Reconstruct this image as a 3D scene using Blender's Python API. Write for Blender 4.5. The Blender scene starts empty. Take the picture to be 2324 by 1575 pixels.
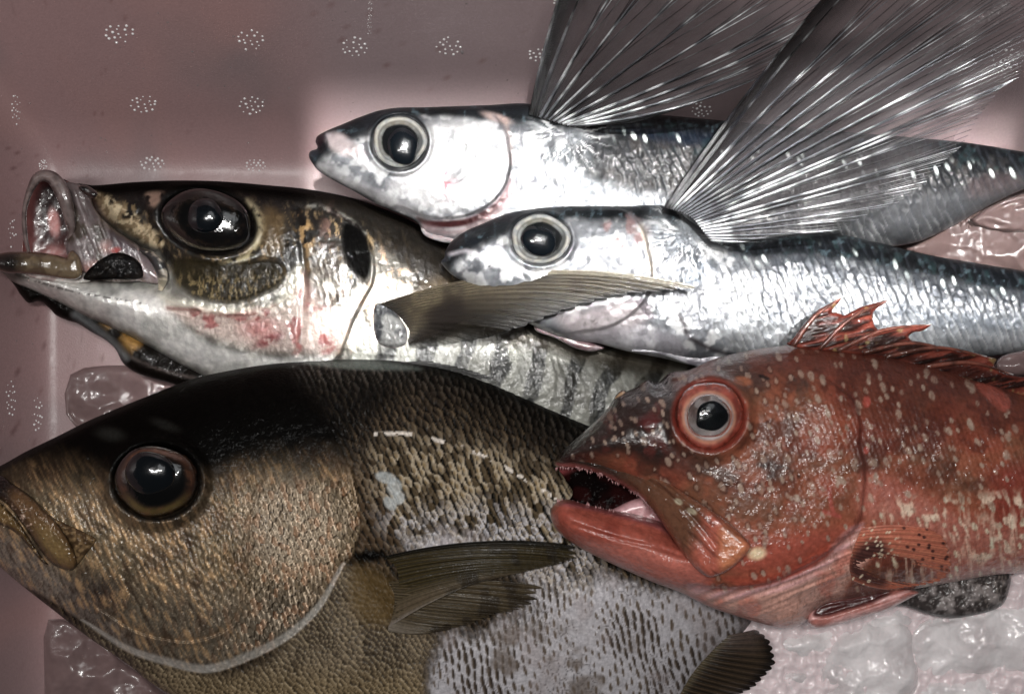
import bpy, math, random
import numpy as np
from mathutils import Vector, Matrix

# ------------------------------------------------------------------ scene, camera, light
SC = bpy.context.scene
COL = SC.collection
S = 0.0002            # metres per traced pixel at z = 0
HC = 3000.0           # camera height in traced pixels
CX, CY = 1162.0, 787.5

def W(x, y, z):
    """traced position (x, y) at height z (all in traced pixels) -> metres in the world"""
    x = np.asarray(x, float); y = np.asarray(y, float); z = np.asarray(z, float)
    k = (HC - z) / HC
    return np.stack([(x - CX) * S * k, -(y - CY) * S * k, z * S + 0 * x], -1)

cam_d = bpy.data.cameras.new('camera'); cam = bpy.data.objects.new('camera', cam_d); COL.objects.link(cam)
cam.location = (0, 0, HC * S); cam.rotation_euler = (0, 0, 0)
cam_d.sensor_width = 36; cam_d.lens = 36 * HC / 2324.0
cam_d.clip_start = 0.01; cam_d.clip_end = 50
cam_d.dof.use_dof = True; cam_d.dof.focus_distance = (HC - 330) * S; cam_d.dof.aperture_fstop = 16.0
SC.camera = cam

world = bpy.data.worlds.new('World'); SC.world = world; world.use_nodes = True
world.node_tree.nodes['Background'].inputs[0].default_value = (0.80, 0.84, 0.90, 1)
world.node_tree.nodes['Background'].inputs[1].default_value = 0.035

def area(name, loc, target, sx, sy, power, spread=180, color=(1, 1, 1)):
    d = bpy.data.lights.new(name, 'AREA'); d.shape = 'RECTANGLE'; d.size = sx; d.size_y = sy
    d.energy = power; d.color = color; d.spread = math.radians(spread)
    o = bpy.data.objects.new(name, d); COL.objects.link(o); o.location = loc
    o.rotation_euler = (Vector(target) - Vector(loc)).to_track_quat('-Z', 'Y').to_euler()
    return o
# strip lamps of the stall and the daylight falling in from above
area('stall_lamp', (0.0, 0.10, 0.95), (0.0, -0.02, 0.05), 0.26, 0.035, 2.7, 160, (1, .98, .95))
area('stall_lamp', (-0.26, 0.02, 0.90), (-0.05, 0.0, 0.05), 0.04, 0.20, 1.3, 160, (1, .98, .96))
area('opening', (0.20, 0.45, 1.10), (0.05, 0.0, 0.05), 0.5, 0.35, .80, 180, (.95, .98, 1))
def beam(tx, ty, tz, sx, sy, p, spread=1.0):
    d = Vector((-.10, -.16, -1)).normalized(); t = Vector(W(tx, ty, tz)); l = t - d * .62
    o = area('shaped_beam', l, t, sx, sy, p, spread, (1, .985, .97))
    x = Vector((1, 0, 0)); x = (x - d * x.dot(d)).normalized(); y = (-d).cross(x)
    o.rotation_euler = Matrix((x, y, -d)).transposed().to_euler()
    return o
for bx, by, bw, bh in ((970, 467, .0972, .1107), (1840, 527, .216, .0893), (2280, 230, .0576, .0162)):  # added narrow lamps, cut into rectangles to shape the bright patches
    beam(bx, by, 300, bw, bh, bw * bh * 8.8, 2.0)
beam(620, 700, 200, 0.13, 0.056, .030, 6)  # one more added beam, brightening the jack's cheek and jaw

SC.view_settings.view_transform = 'Standard'; SC.view_settings.look = 'None'
SC.view_settings.exposure = 0; SC.view_settings.gamma = 1
SC.render.engine = 'CYCLES'
SC.cycles.max_bounces = 8; SC.cycles.transparent_max_bounces = 24
SC.cycles.use_denoising = True

# ------------------------------------------------------------------ numpy helpers
RNG = np.random.RandomState(5)
_T = RNG.rand(4096)
def _h(i, j, s):
    n = (i.astype(np.int64) * 73856093) ^ (j.astype(np.int64) * 19349663) ^ (s * 83492791 + 977)
    n = (n ^ (n >> 13)) * 1274126177
    return _T[(n ^ (n >> 9)) & 4095]
def vn(x, y, s=0):
    xi = np.floor(x); yi = np.floor(y); fx = x - xi; fy = y - yi
    fx = fx * fx * (3 - 2 * fx); fy = fy * fy * (3 - 2 * fy)
    xi = xi.astype(np.int64); yi = yi.astype(np.int64)
    a = _h(xi, yi, s); b = _h(xi + 1, yi, s); c = _h(xi, yi + 1, s); d = _h(xi + 1, yi + 1, s)
    return (a * (1 - fx) + b * fx) * (1 - fy) + (c * (1 - fx) + d * fx) * fy
def fbm(x, y, sc, o=3, s=0):
    t = 0; a = 1.0; n = 0; x = x / sc; y = y / sc
    for k in range(o):
        t = t + a * vn(x, y, s + k * 17); n += a; a *= .5; x = x * 2.03 + 3.7; y = y * 2.03 + 9.1
    return t / n
def rot(x, y, ang, ax=1., ay=1.):
    c, s_ = math.cos(math.radians(ang)), math.sin(math.radians(ang))
    return (x * c + y * s_) / ax, (-x * s_ + y * c) / ay
def streak(x, y, ang, along, across, o=2, s=0):
    a, b = rot(x, y, ang, along, across); return fbm(a, b, 1., o, s)
def sm(a, b, x):
    t = np.clip((x - a) / (b - a), 0, 1); return t * t * (3 - 2 * t)
def lin(c):
    c = np.array(c, float) / 255.; return np.where(c <= .04045, c / 12.92, ((c + .055) / 1.055) ** 2.4)
def mix(col, c, w):
    c = lin(c) if not isinstance(c, np.ndarray) else c
    w = np.clip(w, 0, 1)[:, None]; return col * (1 - w) + c * w
def worley(x, y, s=0, jit=.9):
    xi = np.floor(x).astype(np.int64); yi = np.floor(y).astype(np.int64)
    f1 = np.full(x.shape, 9.); idr = np.zeros(x.shape)
    for dx in (-1, 0, 1):
        for dy in (-1, 0, 1):
            a = xi + dx; b = yi + dy
            px = a + .5 + jit * (_h(a, b, s) - .5); py = b + .5 + jit * (_h(a, b, s + 5) - .5)
            d = (px - x) ** 2 + (py - y) ** 2; m = d < f1
            f1 = np.where(m, d, f1); idr = np.where(m, _h(a, b, s + 11), idr)
    return np.sqrt(f1), idr
def scales(a, b, R=1.25):
    """overlapping fish scales; a runs head to tail, b across, unit lattice.  returns tilt, edge distance, id, signed b"""
    c0 = np.floor(a).astype(np.int64)
    out = np.zeros(a.shape); edge = np.zeros(a.shape); idr = np.zeros(a.shape); bb = np.zeros(a.shape)
    done = np.zeros(a.shape, bool)
    for k in (-1, 0, 1):
        c = c0 + k
        off = (c % 2) * .5
        r0 = np.floor(b - off).astype(np.int64)
        for j in (0,):
            r = r0 + j
            jx = (_h(c, r, 3) - .5) * .16; jy = (_h(c, r, 4) - .5) * .16
            da = a - c - jx; db = (b - off - r - .5 - jy)
            rr = np.sqrt((da / R) ** 2 + (db * 1.55) ** 2 * .62)
            m = (rr < 1) & (~done) & (da > -.6)
            out = np.where(m, da / R, out); edge = np.where(m, 1 - rr, edge)
            idr = np.where(m, _h(c, r, 7), idr); bb = np.where(m, db, bb); done |= m
    return out, edge, idr, bb
def cells(a, b, s=0, jit=.45):
    """irregular overlapping scales on a staggered lattice: F1, F2-F1, id, offset along, offset across"""
    c0 = np.floor(a).astype(np.int64); f1 = np.full(a.shape, 9.); f2 = f1.copy(); idr = np.zeros(a.shape); oa = idr.copy(); ob = idr.copy()
    for i in (-1, 0, 1):
        c = c0 + i; off = (c % 2) * .5; r0 = np.floor(b - off).astype(np.int64)
        for j in (-1, 0, 1):
            r = r0 + j; da = a - (c + .5 + jit * (_h(c, r, s) - .5)); db = b - (off + r + .5 + jit * (_h(c, r, s + 5) - .5))
            d = np.sqrt(da * da + db * db * 1.1); m = d < f1; f2 = np.where(m, f1, np.minimum(f2, d)); f1 = np.where(m, d, f1)
            idr = np.where(m, _h(c, r, s + 11), idr); oa = np.where(m, da, oa); ob = np.where(m, db, ob)
    return f1, f2 - f1, idr, oa, ob
def cr(pts, n=8, closed=True):
    P = np.array(pts, float); N = len(P); out = []
    rng = range(N) if closed else range(N - 1)
    for i in rng:
        if closed: p0, p1, p2, p3 = P[i - 1], P[i], P[(i + 1) % N], P[(i + 2) % N]
        else: p0, p1, p2, p3 = P[max(i - 1, 0)], P[i], P[i + 1], P[min(i + 2, N - 1)]
        t = np.linspace(0, 1, n, endpoint=False)[:, None]
        # centripetal-ish: scale the tangents by the local segment length
        d1 = np.linalg.norm(p2 - p1) + 1e-9; d0 = np.linalg.norm(p1 - p0) + 1e-9; d2 = np.linalg.norm(p3 - p2) + 1e-9
        m1 = (p2 - p0) / (d0 + d1) * d1; m2 = (p3 - p1) / (d1 + d2) * d1
        t2 = t * t; t3 = t2 * t
        out.append((2 * t3 - 3 * t2 + 1) * p1 + (t3 - 2 * t2 + t) * m1 + (-2 * t3 + 3 * t2) * p2 + (t3 - t2) * m2)
    if not closed: out.append(P[-1:])
    return np.concatenate(out)
def inside(x, y, poly):
    r = np.zeros(x.shape, bool); N = len(poly)
    for i in range(N):
        x1, y1 = poly[i - 1]; x2, y2 = poly[i]
        if y1 == y2: continue
        m = ((y1 > y) != (y2 > y)) & (x < (x2 - x1) * (y - y1) / (y2 - y1) + x1); r ^= m
    return r
def pline(x, y, P, closed=False):
    """distance to a polyline, position 0..1 along it, nearest point, signed side"""
    P = np.asarray(P, float); best = np.full(x.shape, 1e18); T = np.zeros(x.shape); nx = np.zeros(x.shape); ny = np.zeros(x.shape); sd = np.zeros(x.shape)
    if closed: P = np.concatenate([P, P[:1]])
    L = np.concatenate([[0], np.cumsum(np.linalg.norm(P[1:] - P[:-1], axis=1))])
    for i in range(len(P) - 1):
        a = P[i]; d = P[i + 1] - a; l2 = d @ d + 1e-12
        t = np.clip(((x - a[0]) * d[0] + (y - a[1]) * d[1]) / l2, 0, 1)
        qx = a[0] + t * d[0]; qy = a[1] + t * d[1]; dd = (x - qx) ** 2 + (y - qy) ** 2; m = dd < best
        best = np.where(m, dd, best); T = np.where(m, (L[i] + t * math.sqrt(l2)) / L[-1], T)
        nx = np.where(m, qx, nx); ny = np.where(m, qy, ny)
        sd = np.where(m, np.sign(d[0] * (y - a[1]) - d[1] * (x - a[0])), sd)
    return np.sqrt(best), T, nx, ny, sd
def C(*pts): return cr(pts, 6, False)
def near(x, y, curve, w):
    """1 on the curve, 0 at w px from it"""
    m = (x > curve[:, 0].min() - w) & (x < curve[:, 0].max() + w) & (y > curve[:, 1].min() - w) & (y < curve[:, 1].max() + w)
    r = np.zeros(x.shape)
    if m.any(): r[m] = np.clip(1 - pline(x[m], y[m], curve)[0] / w, 0, 1)
    return r
def reg(x, y, poly, soft, n=5):
    """soft mask of a polygon"""
    P = cr(poly, n); m = (x > P[:, 0].min() - soft) & (x < P[:, 0].max() + soft) & (y > P[:, 1].min() - soft) & (y < P[:, 1].max() + soft)
    r = np.zeros(x.shape)
    if m.any():
        d = pline(x[m], y[m], P, True)[0]; i = inside(x[m], y[m], P)
        r[m] = sm(-soft, soft, np.where(i, d, -d))
    return r
def ell(x, y, cx, cy, rx, ry, ang=0):
    a, b = rot(x - cx, y - cy, ang, rx, ry); return np.sqrt(a * a + b * b)
def spot(x, y, cx, cy, rx, ry, ang=0, soft=.35): return 1 - sm(1 - soft, 1 + soft, ell(x, y, cx, cy, rx, ry, ang))
def yat(x, curve):
    c = np.array(curve, float); return np.interp(x, c[:, 0], c[:, 1])

# ------------------------------------------------------------------ objects
def empty(name, p, label, cat, group=None, kind=None):
    o = bpy.data.objects.new(name, None); COL.objects.link(o); o.location = W(*p); o.empty_display_size = .02
    o['label'] = label; o['category'] = cat
    if group: o['group'] = group
    if kind: o['kind'] = kind
    return o
def topof(o):
    l = Vector((0, 0, 0))
    while o is not None: l = l + o.location; o = o.parent
    return l
def mesh(name, V, F, mat, parent=None, col=None, prm=None, uv=None, label=None, smooth=True):
    me = bpy.data.meshes.new(name); V = np.asarray(V, float)
    if parent is not None: V = V - np.array(topof(parent))
    F = np.asarray(F) if not isinstance(F, list) else F
    if isinstance(F, np.ndarray):
        n = F.shape[1]; me.vertices.add(len(V)); me.vertices.foreach_set('co', V.ravel())
        me.loops.add(F.size); me.loops.foreach_set('vertex_index', F.ravel().astype(np.int32))
        me.polygons.add(len(F)); me.polygons.foreach_set('loop_start', np.arange(0, F.size, n, dtype=np.int32))
        me.update(calc_edges=True)
    else: me.from_pydata([tuple(v) for v in V], [], F)
    if col is not None and name != 'box_shell':
        col = np.array(col, float); k = np.clip(col[:, :3], 0, 1); lu = np.maximum(k @ np.array([.3, .55, .15]), 1e-4)[:, None]; k = k * (lu / .26) ** .34; lu = np.maximum(k @ np.array([.3, .55, .15]), 1e-4)[:, None]; col[:, :3] = np.minimum(lu + (k - lu) * .92, .82)
    for nm, arr in (('Col', col), ('Prm', prm)):
        if arr is not None:
            A = np.ones((len(V), 4)); A[:, :arr.shape[1]] = arr
            at = me.color_attributes.new(nm, 'FLOAT_COLOR', 'POINT'); at.data.foreach_set('color', A.ravel().astype(np.float32))
    if uv is not None:
        at = me.attributes.new('Pos', 'FLOAT_VECTOR', 'POINT'); at.data.foreach_set('vector', np.asarray(uv, float).ravel().astype(np.float32))
    me.validate(); me.update()
    if smooth: me.polygons.foreach_set('use_smooth', np.ones(len(me.polygons), bool))
    me.materials.append(mat)
    o = bpy.data.objects.new(name, me); COL.objects.link(o)
    if parent is not None: o.parent = parent
    if label: o['label'] = label
    return o

def skin_mat(name, bump=.25, fine=900., coat=.6, coat_r=.08, sss=0., spec=.5, wet=.35, alpha=False, wscale=90., mot=.26):
    m = bpy.data.materials.new(name); m.use_nodes = True; N = m.node_tree.nodes; L = m.node_tree.links
    b = N['Principled BSDF']
    c = N.new('ShaderNodeVertexColor'); c.layer_name = 'Col'; p = N.new('ShaderNodeVertexColor'); p.layer_name = 'Prm'
    sp = N.new('ShaderNodeSeparateColor'); L.new(p.outputs[0], sp.inputs[0])
    geo = N.new('ShaderNodeNewGeometry')
    n1 = N.new('ShaderNodeTexNoise'); n1.inputs['Scale'].default_value = fine; n1.inputs['Detail'].default_value = 4
    n2 = N.new('ShaderNodeTexNoise'); n2.inputs['Scale'].default_value = wscale; n2.inputs['Detail'].default_value = 3
    n3 = N.new('ShaderNodeTexNoise'); n3.inputs['Scale'].default_value = fine * .6; n3.inputs['Detail'].default_value = 5
    for n in (n1, n2, n3): L.new(geo.outputs['Position'], n.inputs['Vector'])
    # fine colour mottling
    mr = N.new('ShaderNodeMapRange'); mr.inputs[1].default_value = .25; mr.inputs[2].default_value = .75; mr.inputs[3].default_value = 1 - mot; mr.inputs[4].default_value = 1 + mot
    L.new(n3.outputs[0], mr.inputs[0])
    vm = N.new('ShaderNodeVectorMath'); vm.operation = 'SCALE'; L.new(c.outputs[0], vm.inputs[0]); L.new(mr.outputs[0], vm.inputs['Scale'])
    L.new(vm.outputs[0], b.inputs['Base Color'])
    L.new(sp.outputs[0], b.inputs['Roughness']); L.new(sp.outputs[1], b.inputs['Metallic'])
    b1 = N.new('ShaderNodeBump'); b1.inputs['Strength'].default_value = bump; b1.inputs['Distance'].default_value = .0008
    L.new(n1.outputs[0], b1.inputs['Height']); L.new(b1.outputs[0], b.inputs['Normal'])
    b2 = N.new('ShaderNodeBump'); b2.inputs['Strength'].default_value = wet; b2.inputs['Distance'].default_value = .003
    L.new(n2.outputs[0], b2.inputs['Height']); L.new(b2.outputs[0], b.inputs['Coat Normal'])
    mc = N.new('ShaderNodeMath'); mc.operation = 'MULTIPLY'; mc.inputs[1].default_value = coat; L.new(sp.outputs[2], mc.inputs[0])
    L.new(mc.outputs[0], b.inputs['Coat Weight']); b.inputs['Coat Roughness'].default_value = coat_r
    ms = N.new('ShaderNodeMath'); ms.operation = 'MULTIPLY'; ms.inputs[1].default_value = spec; ms.use_clamp = True; L.new(sp.outputs[2], ms.inputs[0]); L.new(ms.outputs[0], b.inputs['Specular IOR Level'])
    if sss: b.inputs['Subsurface Weight'].default_value = sss; b.inputs['Subsurface Radius'].default_value = (.006, .003, .002); b.inputs['Subsurface Scale'].default_value = .5
    if alpha: L.new(c.outputs[1], b.inputs['Alpha'])
    return m
def plain(name, col, rough=.4, metal=0., coat=0., bump=0., bscale=300., trans=0., ior=1.45, sss=0., coat_r=.03):
    m = bpy.data.materials.new(name); m.use_nodes = True; N = m.node_tree.nodes; L = m.node_tree.links; b = N['Principled BSDF']
    cc = lin(col)
    n = N.new('ShaderNodeTexNoise'); n.inputs['Scale'].default_value = bscale; n.inputs['Detail'].default_value = 4
    geo = N.new('ShaderNodeNewGeometry'); L.new(geo.outputs['Position'], n.inputs['Vector'])
    r = N.new('ShaderNodeMix'); r.data_type = 'RGBA'; r.inputs[6].default_value = (*(cc * .8), 1); r.inputs[7].default_value = (*np.clip(cc * 1.2, 0, 1), 1)
    L.new(n.outputs[0], r.inputs[0]); L.new(r.outputs[2], b.inputs['Base Color'])
    b.inputs['Roughness'].default_value = rough; b.inputs['Metallic'].default_value = metal
    b.inputs['Coat Weight'].default_value = coat; b.inputs['Coat Roughness'].default_value = coat_r
    b.inputs['Transmission Weight'].default_value = trans; b.inputs['IOR'].default_value = ior
    if sss: b.inputs['Subsurface Weight'].default_value = sss; b.inputs['Subsurface Radius'].default_value = (.02, .015, .015)
    if bump:
        bp = N.new('ShaderNodeBump'); bp.inputs['Strength'].default_value = bump; bp.inputs['Distance'].default_value = .001
        L.new(n.outputs[0], bp.inputs['Height']); L.new(bp.outputs[0], b.inputs['Normal'])
        if coat: L.new(bp.outputs[0], b.inputs['Coat Normal'])
    return m

class Surf:
    pass
def pillow(name, poly, z0, H, R, Hb, g, paint, mat, parent, n=8, label=None, prof=.5, root=None):
    """inflate a closed outline into a rounded solid.  z0: rim height (number or function), H top rise, R px over which it rises, Hb depth of underside"""
    P = cr(poly, n) if n > 1 else np.array(poly, float)
    x0, y0 = P.min(0) - g; x1, y1 = P.max(0) + g
    xs = np.arange(x0, x1 + g, g); ys = np.arange(y0, y1 + g, g); X, Y = np.meshgrid(xs, ys); shp = X.shape; x = X.ravel(); y = Y.ravel()
    ins = inside(x, y, P)
    # soft distance field from points spaced along the outline
    Pn = np.concatenate([P[1:], P[:1]]); seg = np.linalg.norm(Pn - P, axis=1); Ls = seg.sum(); ns = int(np.clip(Ls / 12, 60, 420))
    cum = np.concatenate([[0], np.cumsum(seg)]); tt = np.linspace(0, Ls, ns, endpoint=False)
    Pc = np.concatenate([P, P[:1]]); sx = np.interp(tt, cum, Pc[:, 0]); sy = np.interp(tt, cum, Pc[:, 1]); ds = Ls / ns
    I = np.zeros(x.shape)
    for a, b in zip(sx, sy): I += ds / (((x - a) ** 2 + (y - b) ** 2) + (ds * .35) ** 2) ** 2
    d = (I / (math.pi / 2)) ** (-1 / 3.)
    nb = d < ds * 2.2 + 2 * g
    de = np.full(x.shape, 1e6); nx = x.copy(); ny = y.copy()
    a_, _, b_, c_, _ = pline(x[nb], y[nb], P, True); de[nb] = a_; nx[nb] = b_; ny[nb] = c_
    w = sm(ds * .6, ds * 2., de); d = np.where(nb, de * (1 - w) + d * w, d)
    snap = (~ins) & (de < g * 1.6); d = np.where(ins, d, 0)
    x = np.where(snap, nx, x); y = np.where(snap, ny, y)
    # an inside vertex hugging the outline is left where it is
    ok = (ins | snap).reshape(shp); idx = np.arange(x.size).reshape(shp)
    q = ok[:-1, :-1] & ok[1:, :-1] & ok[1:, 1:] & ok[:-1, 1:]
    ii = ins.reshape(shp); q &= (ii[:-1, :-1] | ii[1:, :-1] | ii[1:, 1:] | ii[:-1, 1:])
    F = np.stack([idx[1:, :-1][q], idx[1:, 1:][q], idx[:-1, 1:][q], idx[:-1, :-1][q]], 1)
    used = np.unique(F); mp = -np.ones(x.size, int); mp[used] = np.arange(len(used)); F = mp[F]
    x = x[used]; y = y[used]; d = d[used]; bd = ~ins[used]
    t = np.clip(d / R, 0, 1); f = np.clip(1 - (1 - t) ** 2, 0, 1) ** prof
    zb = z0(x, y) if callable(z0) else np.full(x.shape, float(z0))
    zt = zb + H * f
    r = paint(x, y, d, f)
    dz = r.get('dz', 0) * sm(0, max(4 * g, .02 * R), d)
    zt = zt + dz
    n0 = len(x)
    prm = np.stack([r['rough'] + 0 * x, r['metal'] + 0 * x, r.get('coat', 1.) + 0 * x], 1)
    col = np.concatenate([np.clip(r['col'], 0, 1), (r.get('alpha', 1.) + 0 * x)[:, None]], 1)
    # underside shares the rim
    bi = np.where(~bd)[0]; mpb = np.arange(n0); mpb[bi] = n0 + np.arange(len(bi))
    zz = zb - Hb * f
    V = np.concatenate([W(x, y, zt), W(x[bi], y[bi], zz[bi])])
    F2 = mpb[F][:, ::-1]
    F = np.concatenate([F, F2])
    col = np.concatenate([col, col[bi]]); prm = np.concatenate([prm, prm[bi]])
    o = mesh(name, V, F, mat, parent, col, prm, label=label)
    s = Surf(); s.o = o; s.g = g; s.x0 = x0; s.y0 = y0
    G = np.full(shp[0] * shp[1], np.nan); G[used] = zt; s.G = G.reshape(shp)
    def z(px, py):
        px = np.asarray(px, float); py = np.asarray(py, float)
        i = np.clip(((py - y0) / g).round().astype(int), 0, shp[0] - 1); j = np.clip(((px - x0) / g).round().astype(int), 0, shp[1] - 1)
        v = s.G[i, j]; return np.where(np.isnan(v), (z0(px, py) if callable(z0) else z0), v)
    s.z = z
    return s
def tube(name, path, rw, rz, mat, parent, colf=None, nseg=10, n=8, label=None, rough=.35, metal=0., alpha=1.):
    P = cr(path, n, False); N = len(P); t = np.linspace(0, 1, N)
    rw = np.interp(t, np.linspace(0, 1, len(np.atleast_1d(rw))), np.atleast_1d(rw)); rz = np.interp(t, np.linspace(0, 1, len(np.atleast_1d(rz))), np.atleast_1d(rz))
    T = np.gradient(P[:, :2], axis=0); T /= np.linalg.norm(T, axis=1)[:, None] + 1e-9
    nx, ny = -T[:, 1], T[:, 0]
    a = np.linspace(0, 2 * np.pi, nseg, endpoint=False)
    X = P[:, 0:1] + nx[:, None] * rw[:, None] * np.cos(a); Y = P[:, 1:2] + ny[:, None] * rw[:, None] * np.cos(a); Z = P[:, 2:3] + rz[:, None] * np.sin(a)
    V = W(X.ravel(), Y.ravel(), Z.ravel()); i = np.arange(N - 1)[:, None] * nseg; j = np.arange(nseg)[None]; j2 = (j + 1) % nseg
    F = np.stack([(i + j).ravel(), (i + j2).ravel(), (i + nseg + j2).ravel(), (i + nseg + j).ravel()], 1)
    Vc = W(P[[0, -1], 0], P[[0, -1], 1], P[[0, -1], 2]); V = np.concatenate([V, Vc]); k = N * nseg
    caps = [[k, (q + 1) % nseg, q, q] for q in range(nseg)]
    caps = [[k, (q + 1) % nseg, q] for q in range(nseg)] + [[k + 1, (N - 1) * nseg + q, (N - 1) * nseg + (q + 1) % nseg] for q in range(nseg)]
    Fl = F.tolist() + caps
    tt = np.repeat(t, nseg); sa = np.tile(np.sin(a), N)
    col = colf(tt, X.ravel(), Y.ravel(), sa) if colf else None
    if col is not None:
        col = np.concatenate([col, col[[0, -1]]]); al = np.full((len(col), 1), alpha); col = np.concatenate([col, al], 1)
        prm = np.tile([[rough, metal, 1.]], (len(col), 1))
    else: prm = None
    return mesh(name, V, Fl, mat, parent, col, prm, label=label)
def dome(name, cx, cy, z, rx, ry, h, mat, parent, colf=None, ang=0, power=.5, rough=.1, metal=0., shape=None, depth=None, label=None, coat=1.):
    nr, na = 26, 64; r = np.linspace(0, 1, nr); a = np.linspace(0, 2 * np.pi, na, endpoint=False)
    Rr, A = np.meshgrid(r, a, indexing='ij'); k = (shape(A) if shape else 1.) * (1 + .022 * np.sin(3 * A + cx) + .015 * np.sin(5 * A + cy))
    u = Rr * np.cos(A) * rx * k; v = Rr * np.sin(A) * ry * k
    c, s_ = math.cos(math.radians(ang)), math.sin(math.radians(ang)); X = cx + u * c - v * s_; Y = cy + u * s_ + v * c
    zf = np.clip(1 - Rr ** 2, 0, 1) ** power; Z = z + h * zf
    dp = depth if depth is not None else h * .5
    X2, Y2, Z2 = X, Y, z - dp * zf
    V = np.concatenate([W(X.ravel(), Y.ravel(), Z.ravel()), W(X2.ravel(), Y2.ravel(), Z2.ravel())])
    i = np.arange(nr - 1)[:, None] * na; j = np.arange(na)[None]; j2 = (j + 1) % na
    F = np.stack([(i + j).ravel(), (i + na + j).ravel(), (i + na + j2).ravel(), (i + j2).ravel()], 1)
    F = np.concatenate([F, F[:, ::-1] + nr * na])
    if colf:
        q = colf(Rr.ravel(), A.ravel(), X.ravel(), Y.ravel()); col = np.concatenate([q, q]); prm = np.tile([[rough, metal, coat]], (len(col), 1)).astype(float)
        return mesh(name, V, F, mat, parent, np.concatenate([col, np.ones((len(col), 1))], 1), prm, label=label)
    return mesh(name, V, F, mat, parent, label=label)
def fan(name, base, tip, zb, zt, bow, nray, mat, parent, colf, nt=90, ns=160, ridge=1.6, jag=.03, label=None, lift=None, thick=1.2):
    """a fin: rays leave the base line and end on the tip line"""
    B = cr(base, 10, False); Tp = cr(tip, 10, False)
    s_ = np.linspace(0, 1, ns)
    def at(P, q):
        L = np.concatenate([[0], np.cumsum(np.linalg.norm(P[1:] - P[:-1], axis=1))]); L /= L[-1]
        return np.stack([np.interp(q, L, P[:, 0]), np.interp(q, L, P[:, 1])], 1)
    b = at(B, s_); e = at(Tp, s_); t = np.linspace(0, 1, nt)
    ph = (s_ * nray) % 1
    ln = 1 - jag * (np.abs(ph - .5) * 2) ** 2 - jag * .8 * vn(s_ * nray * .7, s_ * 0, 5)
    tt = t[:, None] * ln[None]
    bw = bow(s_) if callable(bow) else np.full(ns, bow)
    dx = e[:, 0] - b[:, 0]; dy = e[:, 1] - b[:, 1]; l = np.hypot(dx, dy) + 1e-9
    px, py = -dy / l, dx / l; bulge = 4 * tt * (1 - tt) * bw[None] * l[None]
    X = b[:, 0][None] + dx[None] * tt + px[None] * bulge; Y = b[:, 1][None] + dy[None] * tt + py[None] * bulge
    Z0 = zb(b[:, 0], b[:, 1]) if callable(zb) else np.interp(s_, np.linspace(0, 1, len(np.atleast_1d(zb))), np.atleast_1d(zb))
    Z1 = zt(e[:, 0], e[:, 1]) if callable(zt) else np.interp(s_, np.linspace(0, 1, len(np.atleast_1d(zt))), np.atleast_1d(zt))
    Z = Z0[None] + (Z1 - Z0)[None] * tt + (lift or 0) * np.sin(np.pi * tt)
    rp = (.5 - .5 * np.cos(2 * np.pi * s_ * nray))[None]
    rp2 = (.5 - .5 * np.cos(2 * np.pi * s_ * nray * 3))[None]
    rid = rp * (1 - .5 * tt) + rp2 * .5 * sm(.3, .8, tt)
    S2 = np.broadcast_to(s_[None], X.shape); RP = np.broadcast_to(rid, X.shape)
    Z = Z + ridge * rid
    r = colf(X.ravel(), Y.ravel(), S2.ravel(), tt.ravel(), RP.ravel())
    edge = np.minimum(np.minimum(s_, 1 - s_) * 25, 1)[None] * np.minimum((1 - t) * 12, 1)[:, None]
    V = np.concatenate([W(X.ravel(), Y.ravel(), Z.ravel()), W(X.ravel(), Y.ravel(), (Z - thick * edge - .05).ravel())])
    i = np.arange(nt - 1)[:, None] * ns; j = np.arange(ns - 1)[None]
    F = np.stack([(i + j).ravel(), (i + j + 1).ravel(), (i + ns + j + 1).ravel(), (i + ns + j).ravel()], 1)
    K = nt * ns; F = np.concatenate([F[:, ::-1], F + K])
    col = np.concatenate([np.clip(r['col'], 0, 1), (r.get('alpha', 1.) + 0 * X.ravel())[:, None]], 1); prm = np.stack([r.get('rough', .4) + 0 * X.ravel(), r.get('metal', 0.) + 0 * X.ravel(), r.get('coat', 1.) + 0 * X.ravel()], 1)
    return mesh(name, V, F, mat, parent, np.concatenate([col, col]), np.concatenate([prm, prm]), label=label)

M = dict(
    grunt=skin_mat('brown_scaled_skin', .35, 1100, .5, .10, spec=.3, wet=.5, wscale=300),
    jack=skin_mat('jack_skin', .45, 520, .45, .12, wet=.4, wscale=200),
    silver=skin_mat('silver_skin', .26, 420, .5, .14, wet=.4, wscale=150),
    red=skin_mat('red_skin', .3, 900, .9, .12, sss=.03, wet=.6, wscale=220),
    flesh=skin_mat('wet_flesh', .2, 500, .8, .08, sss=.08, wet=.4, wscale=150),
    fin=skin_mat('fin_skin', .2, 1200, .5, .15, wet=.3, wscale=250, alpha=True),
    eye=skin_mat('eye_skin', .08, 500, 1., .04, wet=.5, wscale=110),
    pupil=plain('pupil', (7, 11, 15), .2, 0, 1., .55, 95, coat_r=.02),
)

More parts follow.
